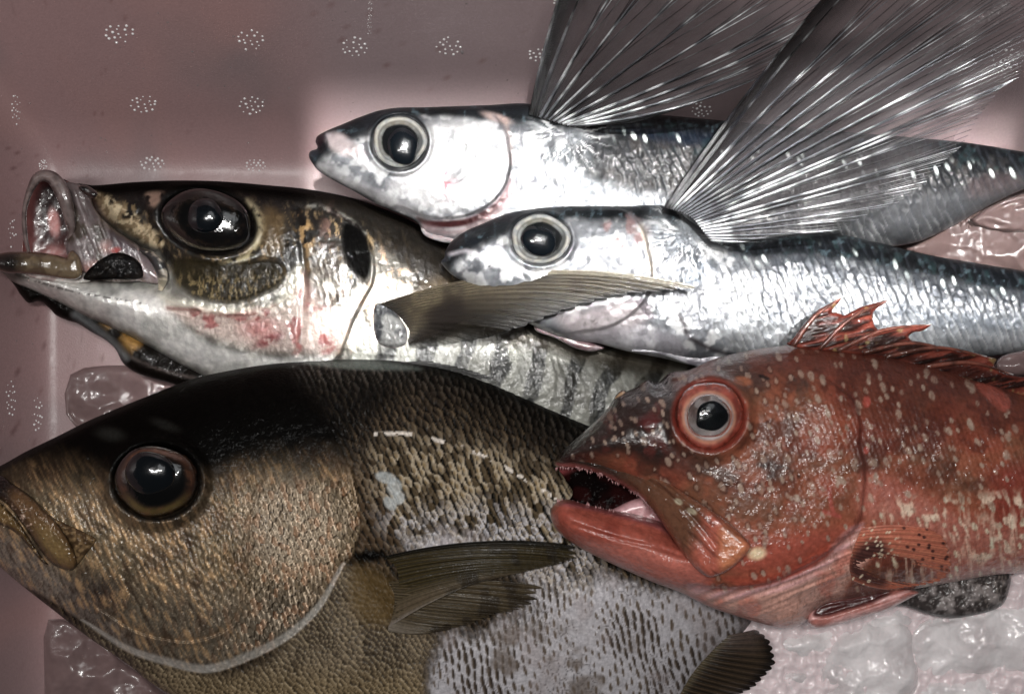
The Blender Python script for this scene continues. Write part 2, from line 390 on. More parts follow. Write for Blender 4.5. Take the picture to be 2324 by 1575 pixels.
# ================================================================== the foam box
box = empty('foam_box', (1162, 900, -60), 'pale pinkish styrofoam fish box with dotted sloping walls under all the fish', 'box')
WY = -(335 - CY) * S; WX = (86 - CX) * S         # foot lines of the back and the left wall
def smax(a, b, k):
    h = np.clip(.5 + .5 * (a - b) / k, 0, 1); return b * (1 - h) + a * h + k * h * (1 - h)
def boxz(X, Y):
    back = (Y - WY) * 1.2; left = (WX - X) * 2.3
    z = smax(back, np.zeros_like(X), .016); z = smax(left, z, .020)
    return z
xs = np.concatenate([np.linspace(-.335, -.16, 150), np.linspace(-.158, .40, 220)]); ys = np.concatenate([np.linspace(-.26, .03, 100), np.linspace(.031, .27, 170)])
X, Y = np.meshgrid(xs, ys); Z = boxz(X, Y); Zc = np.minimum(Z, .185)
Zc = Zc + .0004 * (fbm(X / S, Y / S, 90, 3, 8) - .5)
n0 = X.size; V = np.concatenate([np.stack([X.ravel(), Y.ravel(), Zc.ravel()], 1), np.stack([X.ravel(), Y.ravel(), np.minimum(Zc.ravel() - .02, Zc.ravel() - .02)], 1)])
r_, c_ = X.shape; idx = np.arange(n0).reshape(r_, c_)
F = np.stack([idx[:-1, :-1].ravel(), idx[:-1, 1:].ravel(), idx[1:, 1:].ravel(), idx[1:, :-1].ravel()], 1)
rim = [idx[0], idx[:, -1], idx[-1][::-1], idx[:, 0][::-1]]; loop = np.concatenate([q[:-1] for q in rim]); l2 = np.roll(loop, -1)
F = np.concatenate([F, F[:, ::-1] + n0, np.stack([loop, loop + n0, l2 + n0, l2], 1)])
xx, yy = X.ravel() / S, -Y.ravel() / S
c = np.tile(lin((156, 127, 127)), (n0, 1))
nz = fbm(xx, yy, 300, 4, 1)
c = mix(c, (138, 120, 121), sm(.35, .7, nz)); c = mix(c, (162, 129, 127), sm(.5, .75, fbm(xx, yy, 260, 3, 31)) * .8)
st = sm(.72, .82, streak(xx, yy, 82, 26, 3.5, 3, 4)) * sm(.5, .7, fbm(xx, yy, 180, 2, 5)) * (xx < -700)
c = mix(c, (150, 133, 135), sm(-560, -300, xx) * .9 * (1 - sm(-500, -300, yy)))  # wall painted paler and less pink where the light patch falls
c = mix(c, (92, 60, 60), st * .6)
sp_ = sm(.78, .86, fbm(xx, yy, 7, 2, 41)) * sm(.5, .7, fbm(xx, yy, 120, 2, 42)); c = mix(c, (110, 74, 72), sp_ * .5)
prm = np.tile([[.38, 0, 1.]], (n0, 1)); c = np.concatenate([c, c]); prm = np.concatenate([prm, prm])
foam = skin_mat('foam', .18, 1500, .25, .25, sss=.0, wet=.25, wscale=60, mot=.07)
mesh('box_shell', V, F, foam, box, c, prm)
# moulded bead clusters on the walls
def wallhit(px, py):
    z = 0.
    for _ in range(40):
        w = W(px, py, z / S); z = .6 * z + .4 * float(min(boxz(w[0], w[1]), .185))
    return W(px, py, z / S)
bead = plain('bead', (245, 238, 238), .15, 0, 1., .1, 500)
rb = random.Random(3)
CL = [(271, 77, 30, 19), (569, 92, 29, 20), (804, 108, 27, 20), (1019, 105, 26, 19), (1224, 122, 24, 17), (326, 237, 28, 18), (572, 240, 26, 18),
      (345, 372, 25, 14), (580, 376, 22, 13), (1278, 5, 20, 14), (2282, 135, 30, 22), (36, 248, 9, 32), (98, 376, 8, 12), (28, 530, 9, 30), (25, 905, 10, 38),
      (85, 940, 11, 34), (165, 930, 9, 24), (1592, 250, 20, 16), (840, 20, 4, 26), (838, 62, 4, 20)]
for (px, py, rx, ry) in CL:
    Vs, Fs = [], []
    pts = []
    for ring, cnt in ((1., 11), (.55, 6), (.1, 1)):
        for k in range(cnt):
            a = 2 * math.pi * (k + rb.random() * .4) / cnt; q = ring * (1 + rb.uniform(-.12, .12))
            if rb.random() < .1: continue
            pts.append((px + rx * q * math.cos(a), py + ry * q * math.sin(a)))
    for (qx, qy) in pts:
        w = wallhit(qx, qy); rr = rb.uniform(1.9, 3.6) * S * (min(rx, ry) / 18. if min(rx, ry) < 14 else 1) ** .5
        e = 1e-3; nrm = Vector((-(boxz(w[0] + e, w[1]) - boxz(w[0] - e, w[1])) / (2 * e), -(boxz(w[0], w[1] + e) - boxz(w[0], w[1] - e)) / (2 * e), 1)).normalized()
        b0 = len(Vs); u = nrm.orthogonal().normalized(); v = nrm.cross(u)
        for i in range(4):
            th = i / 3.5 * math.pi / 2
            for j in range(8):
                f = 2 * math.pi * j / 8; p = Vector(w) + (u * math.cos(f) + v * math.sin(f)) * rr * math.cos(th) + nrm * (rr * .8 * math.sin(th) - .0001); Vs.append(tuple(p))
        Vs.append(tuple(Vector(w) + nrm * rr * .8))
        for i in range(3):
            for j in range(8): Fs.append([b0 + i * 8 + j, b0 + i * 8 + (j + 1) % 8, b0 + (i + 1) * 8 + (j + 1) % 8, b0 + (i + 1) * 8 + j])
        for j in range(8): Fs.append([b0 + 24 + j, b0 + 24 + (j + 1) % 8, b0 + 32])
    mesh('bead_cluster', Vs, Fs, bead, box)

# loose water drops on the foam
rd = random.Random(12); Vs, Fs = [], []
for _ in range(110):
    if rd.random() < .75: qx, qy = rd.uniform(20, 1200), rd.uniform(0, 380)
    else: qx, qy = rd.uniform(5, 130), rd.uniform(400, 1100)
    w = Vector(wallhit(qx, qy)); e = 1e-3; nrm = Vector((-(boxz(w[0] + e, w[1]) - boxz(w[0] - e, w[1])) / (2 * e), -(boxz(w[0], w[1] + e) - boxz(w[0], w[1] - e)) / (2 * e), 1)).normalized()
    u = nrm.orthogonal().normalized(); v = nrm.cross(u); b0 = len(Vs); rr = rd.uniform(.8, 2.6) * S * (2.0 if rd.random() < .08 else 1)
    for i in range(4):
        th = i / 3.5 * math.pi / 2
        for j in range(9):
            f = 2 * math.pi * j / 9; k = 1 + .25 * math.sin(2 * f + qx); Vs.append(tuple(w + (u * math.cos(f) + v * math.sin(f)) * rr * k * math.cos(th) + nrm * (rr * .5 * math.sin(th) - .0001)))
    Vs.append(tuple(w + nrm * rr * .5))
    for i in range(3):
        for j in range(9): Fs.append([b0 + i * 9 + j, b0 + i * 9 + (j + 1) % 9, b0 + (i + 1) * 9 + (j + 1) % 9, b0 + (i + 1) * 9 + j])
    for j in range(9): Fs.append([b0 + 27 + j, b0 + 27 + (j + 1) % 9, b0 + 36])
o = mesh('water_drops', Vs, Fs, plain('drop', (235, 230, 230), .04, 0, 1., 0, 300, trans=.8, ior=1.33)); o['label'] = 'small water drops scattered over the foam walls'; o['category'] = 'water'; o['kind'] = 'stuff'
# ================================================================== big brown grunt
grunt = empty('grunt_fish', (800, 1250, 60), 'big bronze brown scaly fish with dark forehead lying in front at the lower left', 'fish')
G_TOP = [(-90, 1100), (-60, 1082), (0, 1057), (60, 1024), (130, 990), (200, 955), (270, 925), (350, 893), (430, 862), (500, 845), (600, 828), (700, 819), (780, 815), (870, 815), (960, 824), (1050, 845), (1130, 873), (1200, 903), (1280, 938), (1350, 968)]
G_OUT = G_TOP + [(1450, 1010), (1580, 1080), (1690, 1180), (1740, 1290), (1715, 1390), (1690, 1432), (1620, 1500), (1560, 1580), (1480, 1650), (1250, 1740), (950, 1750), (700, 1710), (520, 1640), (400, 1583), (335, 1543), (292, 1508), (200, 1445), (120, 1383), (52, 1330), (0, 1286), (-50, 1245), (-95, 1200), (-110, 1150)]
G_OE = [(700, 880), (752, 950), (790, 1030), (812, 1120), (816, 1200), (800, 1262), (781, 1284), (729, 1381), (651, 1454), (547, 1506), (469, 1527), (391, 1513), (287, 1478), (180, 1405)]
G_HEAD = [(-200, 900), (300, 700), (640, 800)] + G_OE + [(50, 1330), (-200, 1300)]
G_PO = C((598, 1085), (580, 1131), (566, 1200), (563, 1277), (552, 1355), (521, 1423), (432, 1456), (313, 1435), (229, 1385))
def p_grunt(x, y, d, f):
    e = y - yat(x, G_TOP)
    hs = 1 - sm(1040, 1130, y); head = reg(x, y, G_HEAD, 3) * (1 - hs) + reg(x, y, G_HEAD, 34) * hs; body = 1 - head
    nz = fbm(x, y, 60, 4, 1); n2 = fbm(x, y, 220, 3, 2); n3 = fbm(x, y, 9, 2, 3)
    # ---- body colours
    cb = np.tile(lin((74, 60, 46)), (len(x), 1))
    dark = np.maximum(1 - sm(20, 150, e + 60 * (n2 - .5)), 1 - sm(-70, 70, y + 60 * (nz - .5) - np.interp(x, [650, 760, 850, 1000, 1350], [1075, 1040, 950, 850, 930]))); cb = mix(cb, (34, 28, 22), dark)
    midb = reg(x, y, [(860, 1010), (1000, 1000), (1150, 1030), (1290, 1100), (1350, 1300), (1250, 1330), (1060, 1235), (900, 1215), (850, 1110)], 45)
    whit = reg(x, y, [(930, 1215), (1100, 1225), (1250, 1290), (1500, 1330), (1700, 1400), (1560, 1700), (960, 1760), (955, 1550), (1010, 1450), (1180, 1390), (1160, 1300), (960, 1290)], 80); whit = sm(.28, .78, whit + .6 * (nz - .5) + .25 * (n3 - .5)) * (1 - sm(1560, 1720, x + .6 * (1300 - y)) * .6)
    bell = reg(x, y, [(780, 1290), (900, 1420), (985, 1450), (970, 1520), (990, 1800), (300, 1700), (200, 1400), (470, 1535), (650, 1460)], 70); bell = sm(.25, .75, bell + .4 * (nz - .5)) * (1 - whit)
    cb = mix(cb, (112, 94, 68), midb * .75)
    cb = mix(cb, (98, 78, 58), reg(x, y, [(800, 1060), (900, 1150), (900, 1260), (820, 1290), (790, 1200)], 30))
    cb = mix(cb, (176, 172, 176), whit)
    cb = mix(cb, (108, 94, 76), bell); cb = mix(cb, (70, 58, 46), bell * sm(.48, .66, fbm(x, y, 80, 3, 83)) * .7); cb = mix(cb, (124, 104, 72), bell * sm(1480, 1570, y) * .6)
    # ---- body scales, two sizes
    wx = x + 30 * (fbm(x, y, 150, 3, 21) - .5); wy = y + 30 * (fbm(x, y, 150, 3, 22) - .5)
    an = -24
    a, b = rot(wx, wy, an, 12.5, 24.0); f1, ff, i1, oa, ob = cells(a, b, 3, .6)
    aw, bw_ = rot(wx, wy, -10, 16.5, 28.0); k1, kk, ki, ka, kb = cells(aw, bw_, 13, .35)
    a2, b2 = rot(wx, wy, -34, 9.5, 14.0); g1, gg, i2, oc, od = cells(a2 + .6 * (nz - .5), b2, 8, .75)
    sb = sm(.3, .7, bell); ident = i1 * (1 - sb) + i2 * sb
    tl = oa * (1 - sb) + oc * sb; ed = ff * (1 - sb) + gg * sb
    up = (1 - whit) * (1 - bell)
    cb = mix(cb, (16, 13, 10), sm(-.05, .40, -tl + .25 * (nz - .5)) * .92 * up)
    cb = mix(cb, (128, 108, 82), sm(.05, .5, tl) * .75 * up * (1 - .8 * dark) * sm(.2, .7, ident * .5 + nz * .6) * (1 - midb))
    cb = mix(cb, (96, 90, 84), sm(.1, .5, tl) * sm(90, 30, e) * sm(12, 30, e) * .5)
    # pale flecked scales
    fld = fbm(x, y, 70, 3, 9)
    pal = midb * sm(.50, .62, fld * .75 + ident * .42)
    cb = mix(cb, (178, 162, 138), pal * sm(-.45, .1, tl) * .9)
    cb = mix(cb, (150, 124, 82), pal * (1 - sm(.12, .4, f1)) * .75)
    lowm = midb * sm(1110, 1200, y + 60 * (nz - .5)); cb = mix(cb, (186, 184, 190), lowm * sm(.0, .25, ed) * sm(.2, .4, ident) * .85)
    cb = mix(cb, (126, 106, 80), lowm * (1 - sm(.15, .4, f1)) * (ident > .4) * .7)
    cb = mix(cb, (20, 17, 14), midb * sm(.10, .42, -tl + .3 * (n3 - .5)) * .95)
    # brown drops on the white flank
    dens = fbm(x, y, 110, 3, 12); ds_ = .20 + .34 * dens + .16 * (ki - .5)
    dr_ = np.sqrt((ka * 1.45 + .06) ** 2 + (kb * .80) ** 2)
    drop = (1 - sm(ds_ * .65, ds_ * 1.15, dr_ + .10 * (n3 - .5))) * (ki < .40 + .95 * dens)
    cb = mix(cb, (104, 86, 66), drop * whit * .92); cb = mix(cb, (48, 38, 34), drop * whit * sm(.46, .60, dens) * .75 * sm(-.3, .1, ka))
    cb = mix(cb, (70, 60, 58), whit * (1 - sm(.0, .10, kk)) * sm(.50, .62, fbm(x, y, 100, 2, 14)) * .7)
    cb = mix(cb, (150, 136, 134), whit * sm(.5, .7, nz) * .4)
    cb = mix(cb, (120, 106, 96), whit * sm(.5, .64, fbm(x, y, 60, 3, 15)) * sm(1420, 1560, y + .25 * (1500 - x)) * .75)
    cb = mix(cb, (50, 42, 32), bell * sm(.0, .4, -oc) * .8); cb = mix(cb, (150, 134, 106), bell * sm(.1, .45, oc) * .5)
    # lateral line
    ll = C((850, 985), (930, 985), (1030, 1010), (1100, 1035), (1180, 1080), (1260, 1130)); nl = near(x, y, ll, 8)
    cb = mix(cb, (205, 195, 185), sm(.2, .7, nl) * (fbm(x, y, 16, 2, 55) > .52))
    # the pale loose scales
    for (u, v, ru, rv, an) in ((876, 1084, 25, 13, 15), (895, 1105, 17, 20, 0), (905, 1130, 14, 15, 20), (885, 1142, 18, 12, 50)):
        cb = mix(cb, (168, 172, 172), spot(x, y, u, v, ru, rv, an, .2) * .8)
    # ---- head colours
    ch = np.tile(lin((110, 95, 72)), (len(x), 1))
    ch = mix(ch, (120, 100, 74), sm(.45, .65, n2)); ch = mix(ch, (74, 58, 42), sm(.50, .70, fbm(x, y, 90, 4, 81)) * .6); ch = mix(ch, (104, 94, 80), sm(1250, 1420, y + 60 * (n2 - .5)))
    ch = mix(ch, (150, 136, 118), reg(x, y, [(560, 1120), (700, 1090), (780, 1180), (720, 1290), (590, 1280)], 50) * .75)
    ch = mix(ch, (122, 112, 104), reg(x, y, [(-60, 1180), (60, 1240), (230, 1380), (300, 1460), (120, 1390), (-60, 1300)], 25) * .8)
    ch = mix(ch, (64, 56, 56), spot(x, y, 225, 1345, 60, 40, 20, .8) * .7)
    line = np.interp(x, [-100, 60, 150, 240, 330, 450, 560, 650, 760, 830], [1120, 1098, 1100, 1120, 1200, 1140, 1085, 1078, 1075, 1060])
    dk = 1 - sm(-95, 60, y - line + 56 * (nz - .5)); ch = mix(ch, (17, 13, 10), dk)
    ch = mix(ch, (58, 34, 20), dk * sm(-90, 0, y - line) * .6 * sm(.4, .6, nz))
    ch = mix(ch, (70, 70, 66), spot(x, y, 250, 985, 30, 14, 10, .8) * .5 + spot(x, y, 375, 965, 32, 10, 20, .7) * .35)
    a, b = rot(x + 18 * (fbm(x, y, 100, 2, 61) - .5), y + 18 * (fbm(x, y, 100, 2, 62) - .5), -14, 10.5, 21.0)
    h1, e3, i3, t3, q3 = cells(a, b, 6, .5)
    big = sm(430, 620, x + 60 * (nz - .5)) * sm(1060, 1120, y)
    fade = (1 - dk) * (.35 + .65 * big)
    ch = mix(ch, (48, 33, 21), (1 - sm(.0, .35, e3 + .4 * (t3 + .1))) * fade * .9)
    ch = mix(ch, (190, 170, 146), sm(.0, .4, t3) * fade * .6 * sm(.2, .5, i3) * (.4 + .6 * big))
    ch = mix(ch, (150, 96, 58), sm(.6, .9, i3) * fade * .3)
    stk = streak(x, y, 62, 30, 5, 3, 77); ch = mix(ch, (178, 140, 96), sm(.52, .75, stk) * (1 - dk) * (1 - big) * .55); ch = mix(ch, (58, 38, 24), (1 - sm(.25, .45, stk)) * (1 - dk) * (1 - big) * .6)
    ch = mix(ch, (110, 90, 70), near(x, y, G_PO, 22) * .25)
    # pale hind rim of the gill cover
    OE = C(*[p for p in G_OE[6:]]); do, to, _, _, so = pline(x, y, OE); wdt = 22 * np.sin(np.pi * np.clip(to * .95 + .05, 0, 1)) ** .5
    rimm = (1 - sm(.6, 1.05, do / (wdt + 2))) * head
    ch = mix(ch, (160, 156, 150), rimm * (.45 + .4 * nz))
    ch = ch * (1 + .45 * (1 - dk))[:, None]; cb = cb * (1 + .35 * bell)[:, None]; col = ch * head[:, None] + cb * body[:, None]
    col = mix(col, (20, 15, 10), spot(x, y, 838, 1262, 42, 14, -8, .6))
    col = mix(col, (112, 88, 48), reg(x, y, [(800, 1290), (850, 1290), (900, 1330), (900, 1400), (850, 1420), (800, 1380)], 22) * .75)
    # dark upper rim
    col = mix(col, (30, 26, 22), (1 - sm(4, 24, e)) * .8)
    col = mix(col, (120, 128, 122), reg(x, y, [(690, 822), (780, 818), (880, 822), (960, 838), (880, 840), (760, 835)], 6) * .55)
    # ---- relief
    dz = body * (1 - sb) * ((1 - whit) * oa * 10.0 * sm(0, .22, ff) + whit * ka * 2.5 * sm(0, .2, kk)) + sb * body * (oc * 6.0 * sm(0, .3, gg))
    dz = dz + head * fade * (t3 * 9.0 * sm(0, .25, e3)) + head * (1 - dk) * 5.0 * (stk - .5)
    dz = dz + head * 10 * sm(0, 26, do) * (so * 0 + 1) + 3 * (nz - .5)
    dpo, _, _, _, spo = pline(x, y, G_PO); dz = dz - 5 * head * spo * np.exp(-(dpo / 9.) ** 2) * sm(1080, 1110, y)
    # eye socket
    re = ell(x, y, 354, 1092, 97, 84); dz = dz + 16 * np.exp(-((re - 1.12) / .16) ** 2) - 30 * (1 - sm(.8, 1.02, re))
    col = mix(col, (14, 10, 8), np.exp(-((re - 1.03) / .09) ** 2) * .9)
    # nostril, jaw line
    dz = dz - 5 * spot(x, y, 205, 1045, 9, 6, 20)
    rough = .40 + .10 * dk + .1 * nz
    metal = .45 * head * (1 - dk) * (.5 + nz) + .12 * whit + .1 * midb
    metal = np.where(rimm > .5, .3, metal)
    wetm = np.clip(.25 + 1.3 * spot(x, y, 270, 1180, 260, 120, 0, .8) * (1 - .75 * dk) + .0 * dk + .2 * whit, 0, 1.3) * (1 - .6 * dk * head)
    return dict(col=col, rough=rough, metal=metal, coat=wetm, dz=dz)
zG = lambda x, y: 235 - 40 * sm(0, 1500, np.asarray(x, float)) + 0 * y
gb = pillow('body', G_OUT, zG, 165, 330, 130, 2.9, p_grunt, M['grunt'], grunt)

def maxil(x, y, d, f):
    nz = fbm(x, y, 30, 3, 5); s_ = streak(x, y, 50, 60, 7, 2, 6)
    c = np.tile(lin((116, 84, 52)), (len(x), 1)); c = mix(c, (60, 40, 26), sm(.5, .7, s_) * .6); c = mix(c, (26, 18, 14), 1 - sm(0, 60, x + 0 * y + (y - 1090) * .6 - 10))
    c = mix(c, (146, 120, 72), spot(x, y, 120, 1235, 55, 22, 50, .7) * .7); c = mix(c, (200, 170, 150), sm(.70, .8, fbm(x, y, 7, 2, 8)) * spot(x, y, 60, 1165, 60, 30, 40, .5) * .8)
    c = mix(c, (44, 32, 24), 1 - sm(0, 7, d)); return dict(col=c, rough=.28 + 0 * x, metal=.1, dz=3 * (nz - .5) + 3 * (s_ - .5), coat=1.)
gz = lambda k: (lambda x, y: gb.z(x, y) + k)
pillow('cheek_plate', [(100, 1158), (122, 1174), (160, 1192), (217, 1219), (219, 1228), (196, 1258), (172, 1284), (160, 1240), (128, 1196)], gz(-3), 12, 20, 12, 2.2,
       lambda x, y, d, f: dict(col=mix(mix(np.tile(lin((140, 112, 76)), (len(x), 1)), (98, 74, 50), sm(.4, .6, fbm(x, y, 8, 2, 2))), (60, 44, 30), 1 - sm(0, 4, d)), rough=.3, metal=.2, coat=.5, dz=3 * fbm(x, y, 6, 2, 3)), M['grunt'], grunt)
pillow('upper_jaw', [(-60, 1082), (0, 1078), (27, 1096), (68, 1124), (98, 1152), (127, 1182), (150, 1214), (168, 1246), (176, 1278), (166, 1293), (150, 1294), (120, 1281), (98, 1258), (80, 1232), (50, 1190), (20, 1150), (-10, 1128), (-60, 1115)], gz(0), 26, 26, 20, 2.2, maxil, M['grunt'], grunt)
def lowlip(x, y, d, f):
    c = np.tile(lin((120, 92, 48)), (len(x), 1)); c = mix(c, (44, 30, 20), 1 - sm(0, 12, d)); c = mix(c, (180, 150, 110), sm(.66, .76, fbm(x, y, 9, 2, 8)) * .7)
    return dict(col=c, rough=.3, metal=.1, dz=3 * fbm(x, y, 12, 2, 4))
pillow('lower_lip', [(-60, 1128), (-10, 1132), (22, 1158), (50, 1192), (78, 1236), (96, 1262), (112, 1282), (96, 1278), (66, 1244), (40, 1215), (10, 1196), (-60, 1170)], gz(-8), 20, 16, 14, 2.2, lowlip, M['grunt'], grunt)

def eye_of(root, name, cx, cy, z, rx, ry, h, cf, pc, pr, ph, pang=0, ang=0, pshape=None, pz=None, power=.6, prough=.12, irough=.15):
    e = dome('eye', cx, cy, z, rx, ry, h, M['eye'], root, cf, ang=ang, power=power, rough=irough, metal=.0, depth=18)
    k = pz if pz is not None else h * .72
    dome('pupil', pc[0], pc[1], z + k, pr[0], pr[1], ph, M['pupil'], e, ang=pang, power=.6, shape=pshape, depth=8)
    return e
def c_grunt_eye(r, a, x, y):
    n = fbm(x, y, 14, 3, 3); c = np.tile(lin((40, 30, 24)), (len(x), 1)); c = mix(c, (104, 62, 40), np.exp(-((r - .86) / .09) ** 2) * (.4 + .6 * sm(-.3, -1, np.sin(a))))
    c = mix(c, (104, 86, 44), np.exp(-((r - .84) / .10) ** 2) * sm(.2, .9, np.sin(a))); c = mix(c, (14, 12, 10), 1 - sm(.62, .74, r)); c = mix(c, (12, 9, 7), sm(.93, 1, r)); c = mix(c, (120, 78, 54), sm(.6, .75, n) * sm(.7, .75, r) * .4); return c
eye_of(grunt, 'eye', 354, 1092, float(gb.z(354, 1190)) - 12, 95, 81, 34, c_grunt_eye, (341, 1074), (58, 49), 22, 8, pz=26)

def c_gpec(x, y, s, t, rp):
    c = np.tile(lin((62, 52, 28)), (len(x), 1)); c = mix(c, (116, 98, 56), rp * .35); c = mix(c, (120, 104, 84), sm(.45, .75, s) * .7); c = mix(c, (150, 140, 132), sm(.85, 1, s) * (1 - t) * .8); c = mix(c, (24, 22, 14), 1 - sm(.0, .10, s))
    c = mix(c, (52, 42, 28), sm(.5, .66, fbm(x, y, 26, 2, 4)) * sm(.3, .6, t) * .7); al = 1 - .55 * sm(.5, 1, t) * (1 - rp) - .1
    return dict(col=c, alpha=np.clip(al, 0, 1), rough=.45, coat=.35)
pz_ = lambda k: (lambda x, y: gb.z(x, y) + k)
fan('pectoral_fin', [(872, 1262), (900, 1290), (905, 1340), (895, 1390), (880, 1425)], [(1318, 1238), (1320, 1262), (1290, 1275), (1236, 1288), (1160, 1305), (1095, 1316)], pz_(4), pz_(26), lambda s: -.05 + .02 * s, 20, M['fin'], grunt, c_gpec, lift=22, jag=.05, ridge=2.2)
fan('pectoral_fin', [(882, 1320), (895, 1350), (892, 1390), (880, 1430)], [(1258, 1332), (1236, 1350), (1205, 1376), (1130, 1395), (1044, 1424), (975, 1436)], pz_(3), pz_(16), lambda s: -.03 + .09 * s, 18, M['fin'], grunt, lambda x, y, s, t, rp: dict(col=mix(mix(mix(np.tile(lin((76, 64, 44)), (len(x), 1)), (124, 106, 78), rp * .4), (128, 118, 106), sm(.6, 1, s) * (1 - t)), (60, 48, 34), sm(.5, .62, fbm(x, y, 22, 2, 4)) * sm(.4, .7, t) * .7), alpha=1 - .5 * sm(.4, 1, t) * (1 - .6 * rp), rough=.5, coat=.3), lift=14, jag=.10, ridge=2.2)
# anal fin at the lower right
def c_anal(x, y, s, t, rp):
    c = np.tile(lin((48, 38, 28)), (len(x), 1)); c = mix(c, (106, 84, 60), rp * .55); c = mix(c, (26, 18, 12), sm(.75, .95, t) * .8); c = mix(c, (120, 104, 98), (1 - sm(.0, .35, s)) * (1 - sm(.6, 1, t)) * .6); c = mix(c, (104, 92, 66), (1 - sm(.0, .18, t)) * .8)
    return dict(col=c, alpha=1 - .5 * (1 - sm(.0, .25, s)) * sm(.3, .9, t), rough=.3)
fan('anal_fin', [(1655, 1440), (1615, 1478), (1570, 1530), (1530, 1600)], [(1716, 1426), (1742, 1444), (1756, 1474), (1760, 1505), (1740, 1530), (1716, 1556), (1670, 1580), (1600, 1610)], (262, 250), (236, 214), .02, 17, M['fin'], grunt, c_anal, jag=.06, ridge=5, lift=10)
fan('dorsal_fin', [(900, 822), (1000, 836), (1120, 872), (1240, 922), (1360, 975)], [(980, 818), (1060, 838), (1170, 874), (1290, 928), (1400, 975)], (238, 215), (236, 214), 0, 26, M['fin'], grunt, lambda x, y, s, t, rp: dict(col=mix(np.tile(lin((26, 23, 20)), (len(x), 1)), (70, 64, 56), rp * .3), rough=.4), nt=14, jag=.12, ridge=1.5)

# ================================================================== the jack with the open mouth
jack = empty('jack_fish', (700, 640, 30), 'gold and silver fish with gaping protruding mouth and black shoulder spot at the left', 'fish')
J_TOP = [(172, 418), (215, 421), (300, 414), (400, 410), (500, 412), (600, 420), (700, 430), (800, 450), (880, 478), (950, 510), (1010, 545), (1100, 600), (1250, 680), (1450, 770), (1640, 850), (1760, 930)]
J_OUT = J_TOP + [(1740, 1030), (1600, 1100), (1400, 1110), (1100, 1060), (850, 985), (700, 930), (560, 890), (480, 862), (420, 832), (340, 788), (262, 748), (200, 722), (140, 690), (80, 662), (30, 640), (4, 618), (-14, 600), (10, 592), (80, 602), (200, 618), (300, 626), (352, 630), (338, 600), (312, 566), (270, 534), (230, 505), (208, 470), (190, 440)]
J_OE = [(700, 430), (735, 470), (790, 500), (832, 540), (848, 590), (846, 640), (820, 690), (800, 730), (785, 770), (765, 812), (700, 840)]
